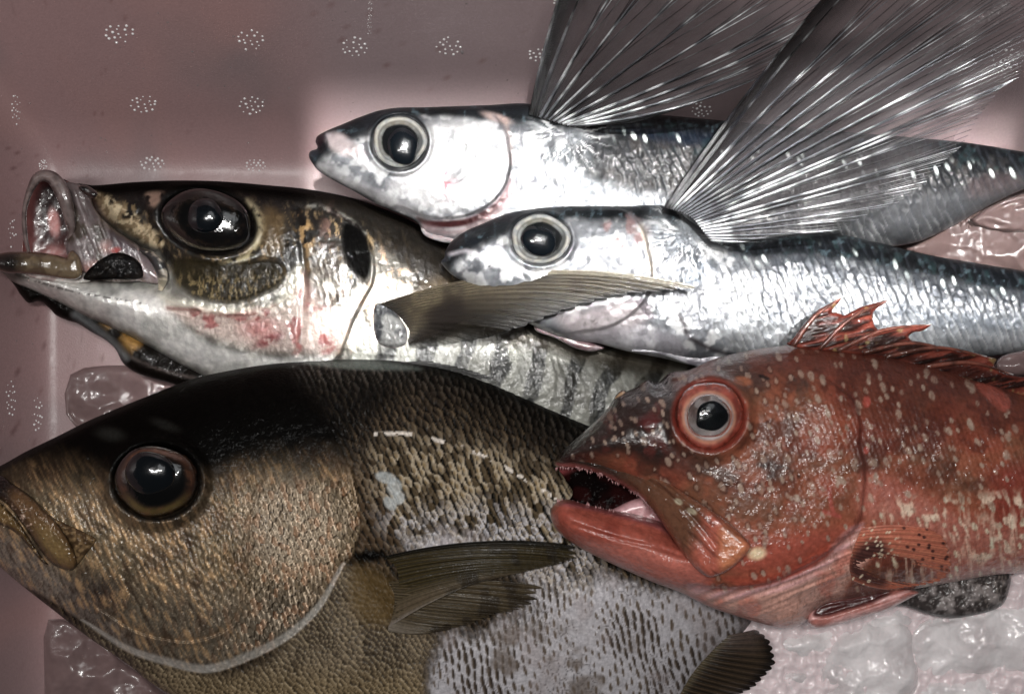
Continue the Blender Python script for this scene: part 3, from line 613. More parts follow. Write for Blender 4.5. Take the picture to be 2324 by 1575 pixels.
def p_jack(x, y, d, f):
    e = y - yat(x, J_TOP); nz = fbm(x, y, 50, 4, 101); n2 = fbm(x, y, 160, 3, 102); n3 = fbm(x, y, 14, 3, 103); N = len(x)
    jn = (nz - .5) * 40
    c = np.tile(lin((122, 120, 114)), (N, 1)); c = mix(c, (176, 174, 166), sm(.5, .66, fbm(x, y, 24, 3, 141)) * .7); c = mix(c, (84, 78, 70), sm(.52, .68, fbm(x, y, 40, 4, 143)) * .6)
    # dark olive-gold upper half
    up = 1 - sm(-18, 40, y + jn - np.interp(x, [150, 300, 380, 560, 650, 720, 800, 850, 950, 1000], [420, 500, 590, 680, 610, 600, 640, 560, 640, 700]))
    c = mix(c, (36, 30, 21), up); c = mix(c, (132, 110, 76), up * sm(.54, .70, n3 * .5 + nz * .5) * .7); c = mix(c, (32, 25, 18), up * sm(.48, .62, fbm(x, y, 70, 3, 7)) * .7)
    c = mix(c, (150, 126, 90), up * sm(.60, .68, streak(x, y, 70, 22, 6, 3, 131)) * .7); c = mix(c, (20, 16, 12), up * sm(.54, .66, fbm(x, y, 38, 4, 133)) * .6)
    # dark nape stripe
    c = mix(c, (22, 18, 15), 1 - sm(14, 62, e + 30 * (n2 - .5)))
    c = mix(c, (28, 24, 18), reg(x, y, [(700, 440), (830, 470), (960, 520), (1020, 600), (1000, 640), (930, 600), (860, 540), (760, 490)], 20) * .9)
    c = mix(c, (150, 150, 142), near(x, y, C((650, 462), (720, 470), (780, 492), (830, 530)), 9) * sm(.4, .6, n3) * .5)
    c = mix(c, (38, 31, 22), reg(x, y, [(845, 520), (930, 560), (1000, 600), (1040, 700), (960, 680), (900, 660), (870, 600)], 16) * .8)
    # gold plate on the snout
    gp = reg(x, y, [(212, 440), (250, 448), (300, 482), (345, 520), (372, 552), (352, 560), (300, 536), (245, 500)], 9)
    c = mix(c, (160, 138, 104), gp * sm(.30, .52, fbm(x, y, 14, 3, 11))); c = mix(c, (214, 196, 160), gp * sm(.52, .62, fbm(x, y, 9, 3, 12)) * .8); c = mix(c, (20, 15, 12), reg(x, y, [(196, 424), (330, 424), (400, 440), (372, 470), (368, 520), (330, 480), (290, 452), (230, 432)], 8) * .9)
    c = mix(c, (150, 122, 106), reg(x, y, [(330, 440), (372, 438), (352, 470), (336, 462)], 6) * sm(.3, .5, n3))
    # brassy skin behind the eye
    c = mix(c, (176, 164, 130), reg(x, y, [(560, 452), (590, 480), (602, 520), (584, 560), (560, 590), (500, 600), (560, 575), (580, 520)], 9) * sm(.3, .5, n3) * .95)
    c = mix(c, (120, 96, 60), reg(x, y, [(600, 470), (650, 500), (640, 570), (600, 575)], 16) * .7); c = mix(c, (30, 26, 18), reg(x, y, [(650, 500), (690, 560), (700, 640), (680, 660), (660, 600), (640, 540)], 9) * .6)
    c = mix(c, (156, 124, 80), reg(x, y, [(665, 470), (700, 500), (716, 560), (700, 620), (686, 560), (668, 520)], 8) * sm(.4, .6, n3) * .8)
    # olive patch under the eye
    pt = reg(x, y, [(392, 590), (430, 582), (520, 596), (620, 590), (646, 612), (628, 648), (580, 672), (520, 684), (450, 676), (398, 640)], 9)
    c = mix(c, (46, 39, 24), pt * .96); c = mix(c, (120, 104, 70), pt * sm(.5, .66, streak(x, y, 80, 12, 4, 3, 19)) * sm(600, 650, y) * .7)
    # silver cheek
    c = mix(c, (180, 176, 162), reg(x, y, [(340, 660), (420, 680), (520, 700), (620, 690), (680, 600), (690, 700), (600, 720), (480, 722), (380, 700)], 12) * .8)
    c = mix(c, (206, 204, 200), reg(x, y, [(40, 640), (200, 640), (360, 670), (380, 700), (470, 780), (640, 815), (760, 812), (700, 850), (480, 850), (300, 750), (120, 680)], 12) * (.45 + .5 * sm(.35, .6, nz)))
    # bloodshot bands
    bl = reg(x, y, [(376, 696), (450, 706), (540, 716), (600, 700), (650, 690), (700, 640), (760, 700), (790, 740), (760, 800), (680, 800), (560, 790), (450, 750)], 16)
    c = mix(c, (150, 132, 124), bl * .85); c = mix(c, (132, 56, 54), bl * sm(.58, .68, fbm(x, y, 32, 4, 23)) * .8)
    c = mix(c, (112, 34, 38), spot(x, y, 610, 772, 30, 10, -25, .9) * sm(.3, .5, n3)); c = mix(c, (150, 70, 70), spot(x, y, 590, 745, 40, 22, 0, .8) * .6)
    c = mix(c, (104, 50, 44), sm(.3, .5, nz) * near(x, y, C((380, 700), (440, 704), (500, 716), (560, 712)), 8) * .8 + near(x, y, C((690, 620), (700, 660), (690, 700)), 14) * .6 + near(x, y, C((700, 712), (740, 690), (780, 660)), 9) * .5)
    # opercle
    oe = C(*J_OE); do = pline(x, y, oe)[0]
    opl = reg(x, y, [(700, 560), (760, 540), (790, 620), (800, 680), (740, 700), (700, 640)], 20)
    c = mix(c, (58, 48, 36), opl * .85 * sm(.3, .55, nz + .1)); c = mix(c, (120, 88, 78), spot(x, y, 745, 520, 16, 40, 10, .9) * .5 * sm(.35, .55, n3))
    c = mix(c, (12, 11, 10), reg(x, y, [(782, 506), (806, 512), (830, 536), (842, 575), (840, 618), (826, 636), (800, 612), (786, 590), (776, 556)], 5) * 1.)
    c = mix(c, (40, 36, 30), near(x, y, C((826, 636), (834, 650), (815, 690)), 12) * .8)
    c = mix(c, (176, 144, 112), near(x, y, C((846, 640), (820, 690), (800, 730), (785, 770), (765, 812)), 16) * .25 * sm(.3, .6, n3))
    # behind the gill cover
    bd = reg(x, y, [(850, 560), (890, 580), (930, 620), (940, 650), (870, 680), (850, 720), (800, 820), (760, 850), (780, 780), (820, 700), (850, 640)], 10)
    c = mix(c, (96, 92, 84), bd * .95); c = mix(c, (160, 156, 146), bd * sm(.5, .66, nz) * .7); c = mix(c, (184, 150, 120), bd * sm(.55, .7, n3) * .6)
    # flank with vertical bars
    fl = reg(x, y, [(880, 760), (1000, 770), (1200, 740), (1500, 800), (1700, 900), (1500, 1100), (1100, 1050), (780, 860), (800, 800)], 14)
    st = .47 + .24 * np.sin((x + .25 * y + 60 * (fbm(x, y, 90, 2, 35) - .5)) * 2 * np.pi / 88.) + .22 * (streak(x, y, 86, 60, 14, 3, 31) - .5); c = mix(c, (140, 140, 132), fl); c = mix(c, (36, 38, 38), fl * sm(.47, .60, st) * .9)
    c = mix(c, (60, 52, 38), fl * sm(.55, .7, fbm(x, y, 60, 3, 37)) * sm(1180, 1300, x) * .4); c = mix(c, (150, 148, 138), fl * sm(.5, .65, n3) * .2)
    c = mix(c, (60, 52, 40), reg(x, y, [(1000, 700), (1400, 740), (1600, 830), (1450, 850), (1250, 800), (1100, 770)], 18) * .85)  # shadow below the pectoral fin painted as a dark band
    c = mix(c, (98, 82, 60), reg(x, y, [(960, 640), (1040, 640), (1040, 760), (920, 740)], 20) * .6)
    # lower jaw: pores and lips
    c = mix(c, (60, 52, 48), near(x, y, C((34, 622), (120, 650), (200, 668), (330, 690)), 4) * (vn(x / 5., y / 5., 3) > .5) * .8)
    c = mix(c, (30, 24, 22), 1 - sm(0, 34, x + 14 + (y - 600) * .2))
    col = c
    # relief
    dz = 4 * (nz - .5) + 2.4 * (n3 - .5) + 2.5 * (streak(x, y, 75, 26, 6, 3, 41) - .5)
    inop = reg(x, y, J_OE + [(300, 800), (200, 600), (400, 420)], 3); dz = dz + 11 * inop * (1 - sm(70, 190, do)) 
    dz = dz + 7 * pt + 3 * gp - 3 * reg(x, y, [(782, 506), (806, 512), (830, 536), (842, 575), (840, 618), (826, 636), (800, 612), (786, 590), (776, 556)], 7)
    dz = dz + 5 * near(x, y, C((372, 660), (450, 700), (560, 712), (650, 690)), 22) - 5 * near(x, y, C((672, 480), (690, 600), (684, 760), (678, 800)), 12)
    re = ell(x, y, 471, 502, 108, 73, 14); dz = dz + 14 * np.exp(-((re - 1.12) / .14) ** 2) - 34 * (1 - sm(.75, 1.02, re))
    col = mix(col, (14, 11, 9), np.exp(-((re - 1.0) / .10) ** 2))
    sil = 1 - up
    blk = np.clip(reg(x, y, [(782, 506), (806, 512), (830, 536), (842, 575), (840, 618), (826, 636), (800, 612), (786, 590), (776, 556)], 6) + (1 - sm(14, 50, e)), 0, 1)
    return dict(col=col, rough=.30 + .18 * nz + .3 * blk, metal=np.clip((.2 + .7 * nz) * sil * (1 - .6 * bl) + .3 * gp + .0 * up - .6 * pt - .5 * fl - .3 * (bl > .5), 0, 1), dz=dz, coat=np.clip(.6 + .4 * nz, 0, 1) * (1 - .95 * blk) * (1 - .8 * pt))
zJ = lambda x, y: 110 + 0 * x
jb = pillow('body', J_OUT, zJ, 120, 190, 80, 2.9, p_jack, M['jack'], jack)
def c_jack_eye(r, a, x, y):
    n = fbm(x, y, 16, 3, 3); c = np.tile(lin((15, 12, 11)), (len(x), 1)); c = mix(c, (50, 38, 28), np.exp(-((r - .72) / .08) ** 2) * .6 * sm(.35, .55, n)); c = mix(c, (12, 10, 10), sm(.84, .95, r)); c = mix(c, (96, 70, 56), sm(.6, .75, n) * sm(.42, .5, r) * .15); c = mix(c, (130, 120, 100), np.exp(-((r - .9) / .04) ** 2) * .45 * sm(.2, .9, np.sin(a))); return c
eye_of(jack, 'eye', 471, 502, float(jb.z(471, 590)) - 12, 104, 70, 30, c_jack_eye, (466, 492), (43, 41), 22, 14, ang=14, pz=20)

def simple(c0, c1=None, k=30, s=1, metal=0., rough=.3, dz=3, ec=None, ew=8, alpha=None, coat=1.):
    def p(x, y, d, f):
        n = fbm(x, y, k, 3, s); c = np.tile(lin(c0), (len(x), 1)); c = mix(c, c1 or c0, sm(.42, .62, n))
        if ec: c = mix(c, ec, 1 - sm(0, ew, d))
        r = dict(col=c, rough=rough + 0 * x, metal=metal, dz=dz * (n - .5), coat=coat)
        if alpha is not None: r['alpha'] = alpha + 0 * x
        return r
    return p
# the gaping mouth
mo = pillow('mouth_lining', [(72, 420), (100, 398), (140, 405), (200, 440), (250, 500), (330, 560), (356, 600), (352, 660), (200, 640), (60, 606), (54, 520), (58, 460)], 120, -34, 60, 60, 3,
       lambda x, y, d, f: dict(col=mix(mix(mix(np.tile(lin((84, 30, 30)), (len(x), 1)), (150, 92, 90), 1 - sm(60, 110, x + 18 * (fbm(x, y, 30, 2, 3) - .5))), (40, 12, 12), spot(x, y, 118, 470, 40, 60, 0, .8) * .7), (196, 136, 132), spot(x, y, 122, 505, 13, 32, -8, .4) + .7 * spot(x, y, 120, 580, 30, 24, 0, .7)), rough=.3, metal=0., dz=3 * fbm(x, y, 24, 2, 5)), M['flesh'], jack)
def c_lip(t, x, y, s):
    c = np.tile(lin((116, 100, 98)), (len(x), 1)); n = fbm(x, y, 18, 3, 6); c = mix(c, (70, 52, 50), sm(.45, .65, n)); return mix(c, (150, 134, 130), sm(.3, 1, s) * .4)
tube('upper_lip', [(70, 588, 150), (60, 550, 165), (55, 510, 178), (56, 475, 190), (63, 446, 200), (72, 424, 208), (84, 405, 214), (99, 399, 218), (118, 404, 220), (132, 420, 222), (143, 442, 222), (152, 468, 218), (158, 495, 210), (163, 520, 198), (156, 548, 184)], [4, 5, 6, 6, 7, 9, 12, 13, 15, 17, 17, 16, 13, 9, 5], [8, 10, 12, 12, 12, 12, 14, 14, 14, 14, 14, 12, 10, 8, 5], M['flesh'], jack, c_lip, nseg=14)
def memb(x, y, d, f):
    n = fbm(x, y, 40, 3, 2); s_ = streak(x, y, 70, 80, 10, 3, 9); c = np.tile(lin((112, 98, 98)), (len(x), 1)); c = mix(c, (82, 70, 60), sm(.42, .58, n)); c = mix(c, (140, 128, 128), sm(.58, .7, s_) * .6)
    c = mix(c, (84, 70, 80), reg(x, y, [(250, 520), (330, 570), (350, 600), (300, 580), (240, 560)], 16) * .6); c = mix(c, (150, 40, 36), spot(x, y, 262, 568, 12, 7, -10, .5)); c = mix(c, (176, 132, 124), spot(x, y, 240, 560, 12, 14, 30, .8) * .7 + .7 * spot(x, y, 215, 610, 40, 16, 0, .7))
    return dict(col=c, rough=.35, metal=.0, dz=6 * (s_ - .5) + 6 * (n - .5), alpha=.97, coat=.35)
pillow('mouth_membrane', [(126, 410), (150, 412), (182, 420), (202, 436), (212, 468), (236, 500), (275, 530), (318, 560), (348, 596), (372, 630), (368, 646), (320, 640), (250, 640), (196, 622), (158, 590), (150, 556), (166, 520), (160, 480), (148, 440)], lambda x, y: 196 - .16 * (x - 130), 16, 26, 10, 2.6, memb, M['flesh'], jack)
pillow('dark_slit', [(190, 634), (206, 606), (228, 588), (258, 574), (290, 578), (320, 600), (322, 630), (260, 634)], lambda x, y: 196 - .16 * (x - 130) + 14, 8, 20, 6, 2.6, simple((18, 14, 13), (34, 28, 24), 16, 3, dz=6, coat=.1, rough=.6), M['jack'], jack)  # raised dark sheet; its black stands for the shade in the mouth slit
tube('jaw_joint', [(318, 566, 190), (345, 582, 196), (362, 604, 198), (370, 630, 194), (364, 660, 184)], [5, 11, 14, 13, 6], [6, 12, 14, 12, 6], M['flesh'], jack, lambda t, x, y, s: mix(mix(np.tile(lin((44, 40, 42)), (len(x), 1)), (150, 140, 128), sm(.5, .65, fbm(x, y, 14, 3, 8))), (190, 178, 150), sm(.6, 1, t) * .5), nseg=14)
pillow('nostril_fold', [(178, 424), (192, 420), (212, 430), (222, 442), (214, 450), (198, 446), (184, 436)], 222, 9, 10, 5, 2.2, simple((62, 40, 36), (26, 18, 16), 8, 5, ec=(92, 72, 66), ew=3), M['flesh'], jack)
def tan(x, y, d, f):
    n = fbm(x, y, 30, 3, 12); c = np.tile(lin((124, 106, 82)), (len(x), 1)); c = mix(c, (98, 80, 62), sm(.45, .62, n)); c = mix(c, (32, 28, 26), (1 - sm(24, 62, x + 10 * (n - .5))) * .95); c = mix(c, (112, 72, 44), (1 - sm(0, 7, d)) * .6); return dict(col=c, rough=.2, metal=0., dz=3 * (n - .5))
pillow('lower_lip', [(-16, 584), (6, 574), (40, 571), (90, 573), (128, 579), (150, 584), (156, 572), (166, 568), (180, 582), (188, 606), (187, 624), (174, 634), (150, 634), (100, 626), (50, 621), (10, 618), (-14, 604)], 206, 22, 22, 18, 2.2, tan, M['flesh'], jack)
pillow('tongue', [(60, 606), (90, 600), (140, 610), (190, 616), (215, 622), (200, 640), (120, 640), (60, 625)], 176, 12, 20, 10, 3, simple((206, 200, 194), (170, 150, 146), 20, 4), M['flesh'], jack)
def flap(x, y, d, f):
    n = fbm(x, y, 26, 4, 14); c = np.tile(lin((26, 20, 16)), (len(x), 1)); c = mix(c, (136, 100, 44), reg(x, y, [(200, 700), (262, 715), (330, 735), (330, 770), (300, 800), (262, 760)], 16) * sm(.4, .6, n) * .9); c = mix(c, (120, 122, 124), near(x, y, C((170, 715), (220, 750), (262, 785), (285, 812)), 15) * .7)
    c = mix(c, (100, 88, 84), near(x, y, C((300, 812), (360, 838), (440, 858)), 7) * .5); return dict(col=c, rough=.45, metal=.1, coat=.15, dz=8 * (n - .5) - 10 * spot(x, y, 380, 800, 70, 26, 30, .7))
pillow('far_gill_cover', [(20, 628), (60, 640), (120, 664), (200, 695), (270, 735), (350, 775), (430, 815), (520, 850), (560, 880), (500, 905), (440, 890), (395, 872), (345, 858), (302, 842), (278, 822), (262, 792), (240, 772), (205, 752), (176, 734), (155, 728), (128, 716), (112, 700), (90, 684), (66, 688), (46, 668), (36, 652)], 92, 30, 30, 20, 2.8, flap, M['jack'], jack)
def c_jpec(x, y, s, t, rp):
    n = fbm(x, y, 60, 3, 4); c = np.tile(lin((66, 58, 44)), (len(x), 1)); c = mix(c, (100, 90, 70), rp * .55 * sm(.3, .6, fbm(x, y, 14, 2, 6) + .1)); c = mix(c, (46, 38, 28), sm(.5, .7, n) * (1 - sm(.5, .7, t)) * .8); c = mix(c, (24, 20, 16), sm(.22, .6, s + .2 * (n - .5)) * sm(.05, .3, t) * .85)
    c = mix(c, (62, 48, 32), spot(x, y, 1307, 652, 18, 22, 0, .6) * .7); c = mix(c, (36, 34, 34), sm(.92, .99, t)); c = mix(c, (20, 16, 14), (1 - sm(.0, .05, t)) * .8); c = mix(c, (140, 132, 112), (1 - sm(.0, .10, s)) * sm(.3, .5, t) * .6)
    return dict(col=c, alpha=1 - .7 * sm(.45, 1., s) * sm(.2, .8, t) - .25 * sm(.5, .8, t) * (1 - rp), rough=.38)
jp = [(862, 690), (885, 700), (908, 720), (922, 745), (924, 770)]
def jpz(x, y): return 262 + 0 * x
fan('pectoral_fin', jp, [(1592, 652), (1598, 656), (1540, 662), (1452, 666), (1375, 678), (1310, 696), (1240, 722), (1120, 764), (1000, 786), (930, 792)], (244, 240, 232, 226, 218), (402, 402, 400, 396, 388, 378, 362, 310, 268, 236), lambda s: -.078 + .05 * s, 17, M['fin'], jack, c_jpec, nt=150, ns=240, lift=26, jag=.03, ridge=1.3, thick=1.2)
pillow('fin_base', [(850, 690), (872, 686), (892, 698), (912, 724), (926, 752), (922, 782), (890, 792), (858, 780), (846, 740)], lambda x, y: jb.z(x, y) - 4, 13, 40, 10, 2.6, simple((44, 46, 50), (96, 96, 94), 26, 7, rough=.5, metal=.0, dz=8, ec=(110, 90, 90), ew=5, coat=.5), M['jack'], jack)

# ================================================================== flying fishes
def p_fly(which):
    A = which == 'A'
    top = A_TOP if A else B_TOP
    def p(x, y, d, f):
        e = y - yat(x, top); N = len(x); nz = fbm(x, y, 45, 4, 201 + A); n2 = fbm(x, y, 150, 3, 203 + A); n3 = fbm(x, y, 11, 3, 205)
        c = np.tile(lin((118, 120, 124)), (N, 1)); mo_ = fbm(x, y, 34, 4, 251 + A); c = mix(c, (74, 77, 84), sm(.46, .70, mo_) * .5); c = mix(c, (184, 184, 184), sm(.50, .66, fbm(x, y, 26, 3, 261 + A)) * .7)  # highlights and dark reflections of the silver painted as noise patches
        if A:
            bw = np.interp(x, [700, 760, 820, 900, 1000, 1100, 1200, 1300, 1400, 1700, 2100, 2324], [60, 60, 44, 20, 26, 30, 46, 30, 60, 90, 90, 60])
        else:
            bw = np.interp(x, [1000, 1060, 1120, 1200, 1300, 1400, 1500, 1600, 1700, 1900, 2324], [64, 56, 48, 30, 30, 34, 40, 30, 50, 60, 60])
        dk = 1 - sm(-.35, .35, (e - bw + 26 * (nz - .5)) / bw)
        c = mix(c, (22, 28, 34), dk); c = mix(c, (12, 15, 18), dk * sm(.45, .6, nz) * .7); c = mix(c, (84, 104, 112), dk * sm(.62, .75, n3) * .5)
        if A:
            flank = .98 * reg(x, y, [(1300, 330), (1360, 300), (1460, 300), (1700, 320), (2000, 330), (2400, 390), (2400, 430), (2150, 500), (1900, 500), (1600, 450), (1420, 440), (1320, 400)], 22)
            c = mix(c, (36, 37, 40), flank * .97); c = mix(c, (74, 69, 67), flank * sm(.5, .66, fbm(x, y, 30, 4, 7)) * .6); c = mix(c, (26, 38, 56), reg(x, y, [(1400, 296), (1560, 296), (1700, 320), (1900, 350), (1700, 340), (1500, 322)], 12) * .8)
            c = mix(c, (84, 85, 88), reg(x, y, [(1850, 440), (2100, 440), (2324, 400), (2400, 420), (2200, 500), (2060, 560), (1860, 560)], 24) * .9)
            c = mix(c, (120, 125, 130), reg(x, y, [(1290, 420), (1500, 450), (1650, 520), (1600, 580), (1200, 560)], 30) * .7)
            c = mix(c, (120, 124, 128), spot(x, y, 1255, 345, 62, 70, 10, .8) * sm(.35, .6, nz) * .9)
            c = mix(c, (92, 74, 74), reg(x, y, [(2200, 410), (2300, 395), (2324, 420), (2200, 450)], 14) * .5)
        else:
            lo = sm(0, 1, (x - 1620) / 160.) ; c = mix(c, (104, 108, 114), lo * .7 * (1 - dk)); c = mix(c, (46, 51, 60), (1 - dk) * lo * (1 - sm(60, 120, e + 30 * (n2 - .5))) * .85)
            c = mix(c, (104, 112, 122), reg(x, y, [(1490, 520), (1560, 540), (1620, 600), (1600, 650), (1540, 650), (1500, 590)], 22) * sm(.3, .6, nz) * .95)
            c = mix(c, (98, 104, 112), reg(x, y, [(2000, 700), (2324, 720), (2400, 720), (2400, 750), (2100, 740)], 14) * .7)
            c = mix(c, (130, 133, 136), reg(x, y, [(1620, 720), (1900, 740), (2400, 770), (2400, 820), (1700, 820)], 20) * .8)
        # scale lines
        gx = 1360 if A else 1600
        sc = sm(gx, gx + 100, x); a, b = rot(x + 16 * (fbm(x, y, 70, 2, 3) - .5), y + 16 * (fbm(x, y, 70, 2, 4) - .5), -24, 15, 46); w1, e1, i1, t1, q1 = cells(a, b, 5, .5)
        c = mix(c, (170, 171, 170), sm(.05, .4, t1) * sc * (1 - dk) * (1 - (.8 * flank if A else 0)) * (i1 > .3) * .3); c = mix(c, (70, 74, 82), sm(.1, .45, -t1) * sc * .35)
        tw = sm(.6, .8, i1) * np.exp(-((e - bw * .8) / 16.) ** 2) * (1 - sm(.15, .35, w1)) * sc; c = mix(c, (214, 224, 220), tw)
        c = mix(c, (50, 74, 76), sm(.6, .8, fbm(x, y, 20, 2, 66)) * dk * sc * .4)
        if A:
            c = mix(c, (176, 175, 175), (.4 + .6 * sm(.3, .55, mo_)) * reg(x, y, [(960, 290), (1060, 275), (1130, 300), (1155, 340), (1150, 400), (1090, 455), (1000, 480), (880, 440), (900, 400), (960, 370)], 18) * .8)
            c = mix(c, (150, 104, 112), reg(x, y, [(980, 385), (1000, 378), (1018, 390), (1030, 410), (1010, 425), (992, 405)], 8) * sm(.5, .62, n3) * .9 + .4 * spot(x, y, 1020, 430, 26, 22, 0, .9)); c = mix(c, (150, 130, 124), spot(x, y, 1128, 268, 32, 9, 18, .6) * .9 + .7 * near(x, y, C((1146, 275), (1156, 320), (1160, 370)), 9))
            c = mix(c, (150, 138, 138), reg(x, y, [(736, 305), (770, 302), (810, 330), (830, 352), (790, 356), (755, 342), (742, 325)], 8) * .8); c = mix(c, (60, 66, 76), spot(x, y, 706, 354, 10, 18, 30, .8) * .7)
            c = mix(c, (150, 148, 150), reg(x, y, [(712, 380), (760, 410), (840, 450), (960, 495), (900, 450), (800, 405), (740, 372)], 8) * .7)
            # red gills under the cover
            gl = reg(x, y, [(1158, 395), (1150, 425), (1120, 462), (1070, 492), (1020, 500), (970, 500), (945, 492), (960, 510), (1010, 518), (1060, 512), (1110, 492), (1150, 450)], 5)
            c = mix(c, (76, 32, 34), gl); c = mix(c, (140, 116, 118), near(x, y, C((960, 516), (1020, 528), (1080, 514), (1140, 470), (1160, 420)), 14) * .8)
            c = mix(c, (50, 34, 40), reg(x, y, [(716, 322), (722, 306), (736, 302), (738, 316), (730, 330), (718, 334)], 3) * .9)
            c = mix(c, (40, 40, 46), near(x, y, C((736, 304), (742, 320), (740, 336), (722, 346)), 4) * .7)
            oe = C((1120, 262), (1146, 296), (1156, 340), (1158, 375), (1152, 405), (1138, 434), (1108, 465), (1067, 487), (1020, 495), (975, 494), (900, 470))
            ex, ey, er = 907, 322, 64.
        else:
            c = mix(c, (160, 163, 168), reg(x, y, [(1100, 560), (1150, 566), (1180, 590), (1150, 606), (1110, 600)], 8) * .8)
            c = mix(c, (132, 102, 100), sm(.5, .66, fbm(x, y, 26, 3, 9)) * reg(x, y, [(1340, 500), (1420, 490), (1470, 520), (1460, 560), (1400, 570), (1350, 540)], 14) * .75); c = mix(c, (180, 166, 146), near(x, y, C((1455, 512), (1468, 550), (1476, 600), (1490, 640)), 9) * .9)
            c = mix(c, (150, 138, 140), reg(x, y, [(1260, 720), (1330, 700), (1440, 680), (1470, 720), (1400, 770), (1300, 760)], 20) * .7); c = mix(c, (96, 88, 94), reg(x, y, [(1442, 684), (1460, 678), (1478, 700), (1482, 724), (1464, 714), (1450, 696)], 3) * .9)
            c = mix(c, (60, 54, 58), near(x, y, C((1541, 717), (1552, 736), (1560, 760), (1600, 786), (1665, 808)), 9) * .95); c = mix(c, (150, 146, 152), reg(x, y, [(1300, 776), (1420, 740), (1540, 765), (1560, 800), (1500, 815), (1400, 795)], 12) * .6)
            c = mix(c, (30, 26, 30), reg(x, y, [(1008, 580), (1016, 556), (1040, 536), (1056, 536), (1046, 556), (1024, 574), (1012, 590)], 3) * .95); c = mix(c, (176, 170, 176), near(x, y, C((1020, 578), (1060, 570), (1110, 590), (1140, 600)), 8) * .5)
            c = mix(c, (30, 30, 30), (vn(x / 5., y / 5., 9) > .86) * near(x, y, C((1040, 582), (1080, 592), (1110, 604)), 9)); c = mix(c, (60, 66, 76), spot(x, y, 1006, 588, 8, 12, 30, .8) * .7)
            oe = C((1430, 486), (1460, 520), (1472, 570), (1480, 620), (1470, 670), (1430, 715), (1370, 745), (1280, 756))
            ex, ey, er = 1227, 543, 68.
        do = pline(x, y, oe)[0]
        inop = reg(x, y, list(oe[::4]) + [(ex - 150, ey + 250), (ex - 300, ey), (ex, ey - 150)], 2.5)
        dz = 9 * inop * (1 - sm(50, 130, do)) + 6 * (nz - .5) + 3.2 * (n3 - .5) + sc * 2.2 * t1 * sm(0, .25, e1)
        dz = dz + 2.5 * (1 - sc) * (streak(x, y, 76, 30, 6, 3, 44) - .5) * (1 - inop)
        hx, hy = (1290, 300) if A else (1560, 530)
        an_ = np.arctan2(y - hy + 20 * (nz - .5), x - hx + 20 * (n3 - .5)); rr_ = np.hypot(x - hx, y - hy); fe = (1 - sm(30, 125, rr_)) * (sm(-30, 30, x - hx + 110) if A else 1) * (1 - inop)
        ht = vn(an_ * 22, rr_ / 46., 4); c = mix(c, (112, 116, 120), fe * sm(.2, .6, nz) * .8); c = mix(c, (226, 226, 226), fe * sm(.5, .8, ht) * .5 * sm(20, 50, rr_)); c = mix(c, (40, 42, 46), fe * (1 - sm(.15, .4, ht)) * .45 * sm(20, 50, rr_)); dz = dz + fe * (16 * (1 - sm(10, 90, rr_)) + 5 * (ht - .5))
        c = mix(c, (110, 106, 110), (1 - sm(2, 9, do)) * .45)
        re = np.hypot(x - ex, (y - ey) * (1 if A else 1.17)) / er; dz = dz + 7 * np.exp(-((re - 1.1) / .1) ** 2) - 26 * (1 - sm(.8, 1.02, re))
        c = mix(c, (26, 28, 32), np.exp(-((re - 1.03) / .06) ** 2) * (.85 if A else .5))
        c = mix(c, (30, 34, 40), reg(x, y, [(ex - er - 50, ey - 10), (ex - er, ey - er), (ex, ey - er - 14), (ex - er + 6, ey - 20)], 12) * .8)
        return dict(col=c, rough=.36 + .2 * nz, metal=np.clip((1 - dk) * (.05 + .8 * nz), 0, .8) * (1 - (.95 * flank if A else 0)), dz=dz, coat=.8 * (1 - .5 * dk) * (1 - (.6 * flank if A else 0)))
    return p
A_TOP = [(716, 322), (720, 310), (738, 299), (773, 284), (817, 266), (861, 251), (905, 245), (964, 244), (1023, 242), (1111, 239), (1199, 236), (1300, 258), (1450, 258), (1640, 274), (1900, 298), (2100, 315), (2200, 325), (2324, 345), (2480, 370)]
A_OUT = A_TOP + [(2480, 395), (2400, 410), (2324, 430), (2240, 470), (2150, 520), (2080, 550), (2000, 562), (1850, 575), (1600, 600), (1300, 590), (1150, 575), (1060, 556), (1020, 547), (990, 540), (966, 531), (955, 518), (950, 508), (935, 497), (891, 479), (847, 459), (803, 434), (759, 411), (723, 388), (709, 371), (701, 356), (704, 344), (720, 337)]
B_TOP = [(1008, 585), (1010, 572), (1023, 550), (1053, 527), (1099, 506), (1145, 487), (1207, 474), (1299, 468), (1421, 468), (1513, 468), (1600, 520), (1718, 541), (1791, 531), (1895, 531), (1999, 552), (2103, 578), (2324, 615), (2480, 650)]
B_OUT = B_TOP + [(2480, 780), (2324, 799), (2150, 822), (1950, 850), (1750, 850), (1660, 828), (1574, 829), (1513, 815), (1421, 797), (1354, 779), (1299, 772), (1216, 742), (1150, 700), (1084, 660), (1038, 632), (1023, 622), (1008, 606), (1000, 594)]
fishA = empty('flying_fish', (1400, 400, 120), 'silver flying fish at the back, its red gill slit gaping behind the cheek', 'fish', 'silver flying fish with spread wing fins')
fishB = empty('flying_fish', (1600, 650, 200), 'nearer silver flying fish whose cheek is crossed by a long brown fin', 'fish', 'silver flying fish with spread wing fins')
zA = lambda x, y: 215 + 0 * x - .02 * (x - 900)
zB = lambda x, y: 285 + 0 * x - .03 * (x - 1100)
fa = pillow('body', A_OUT, zA, 75, 110, 60, 2.6, p_fly('A'), M['silver'], fishA)
fb = pillow('body', B_OUT, zB, 75, 115, 50, 2.6, p_fly('B'), M['silver'], fishB)
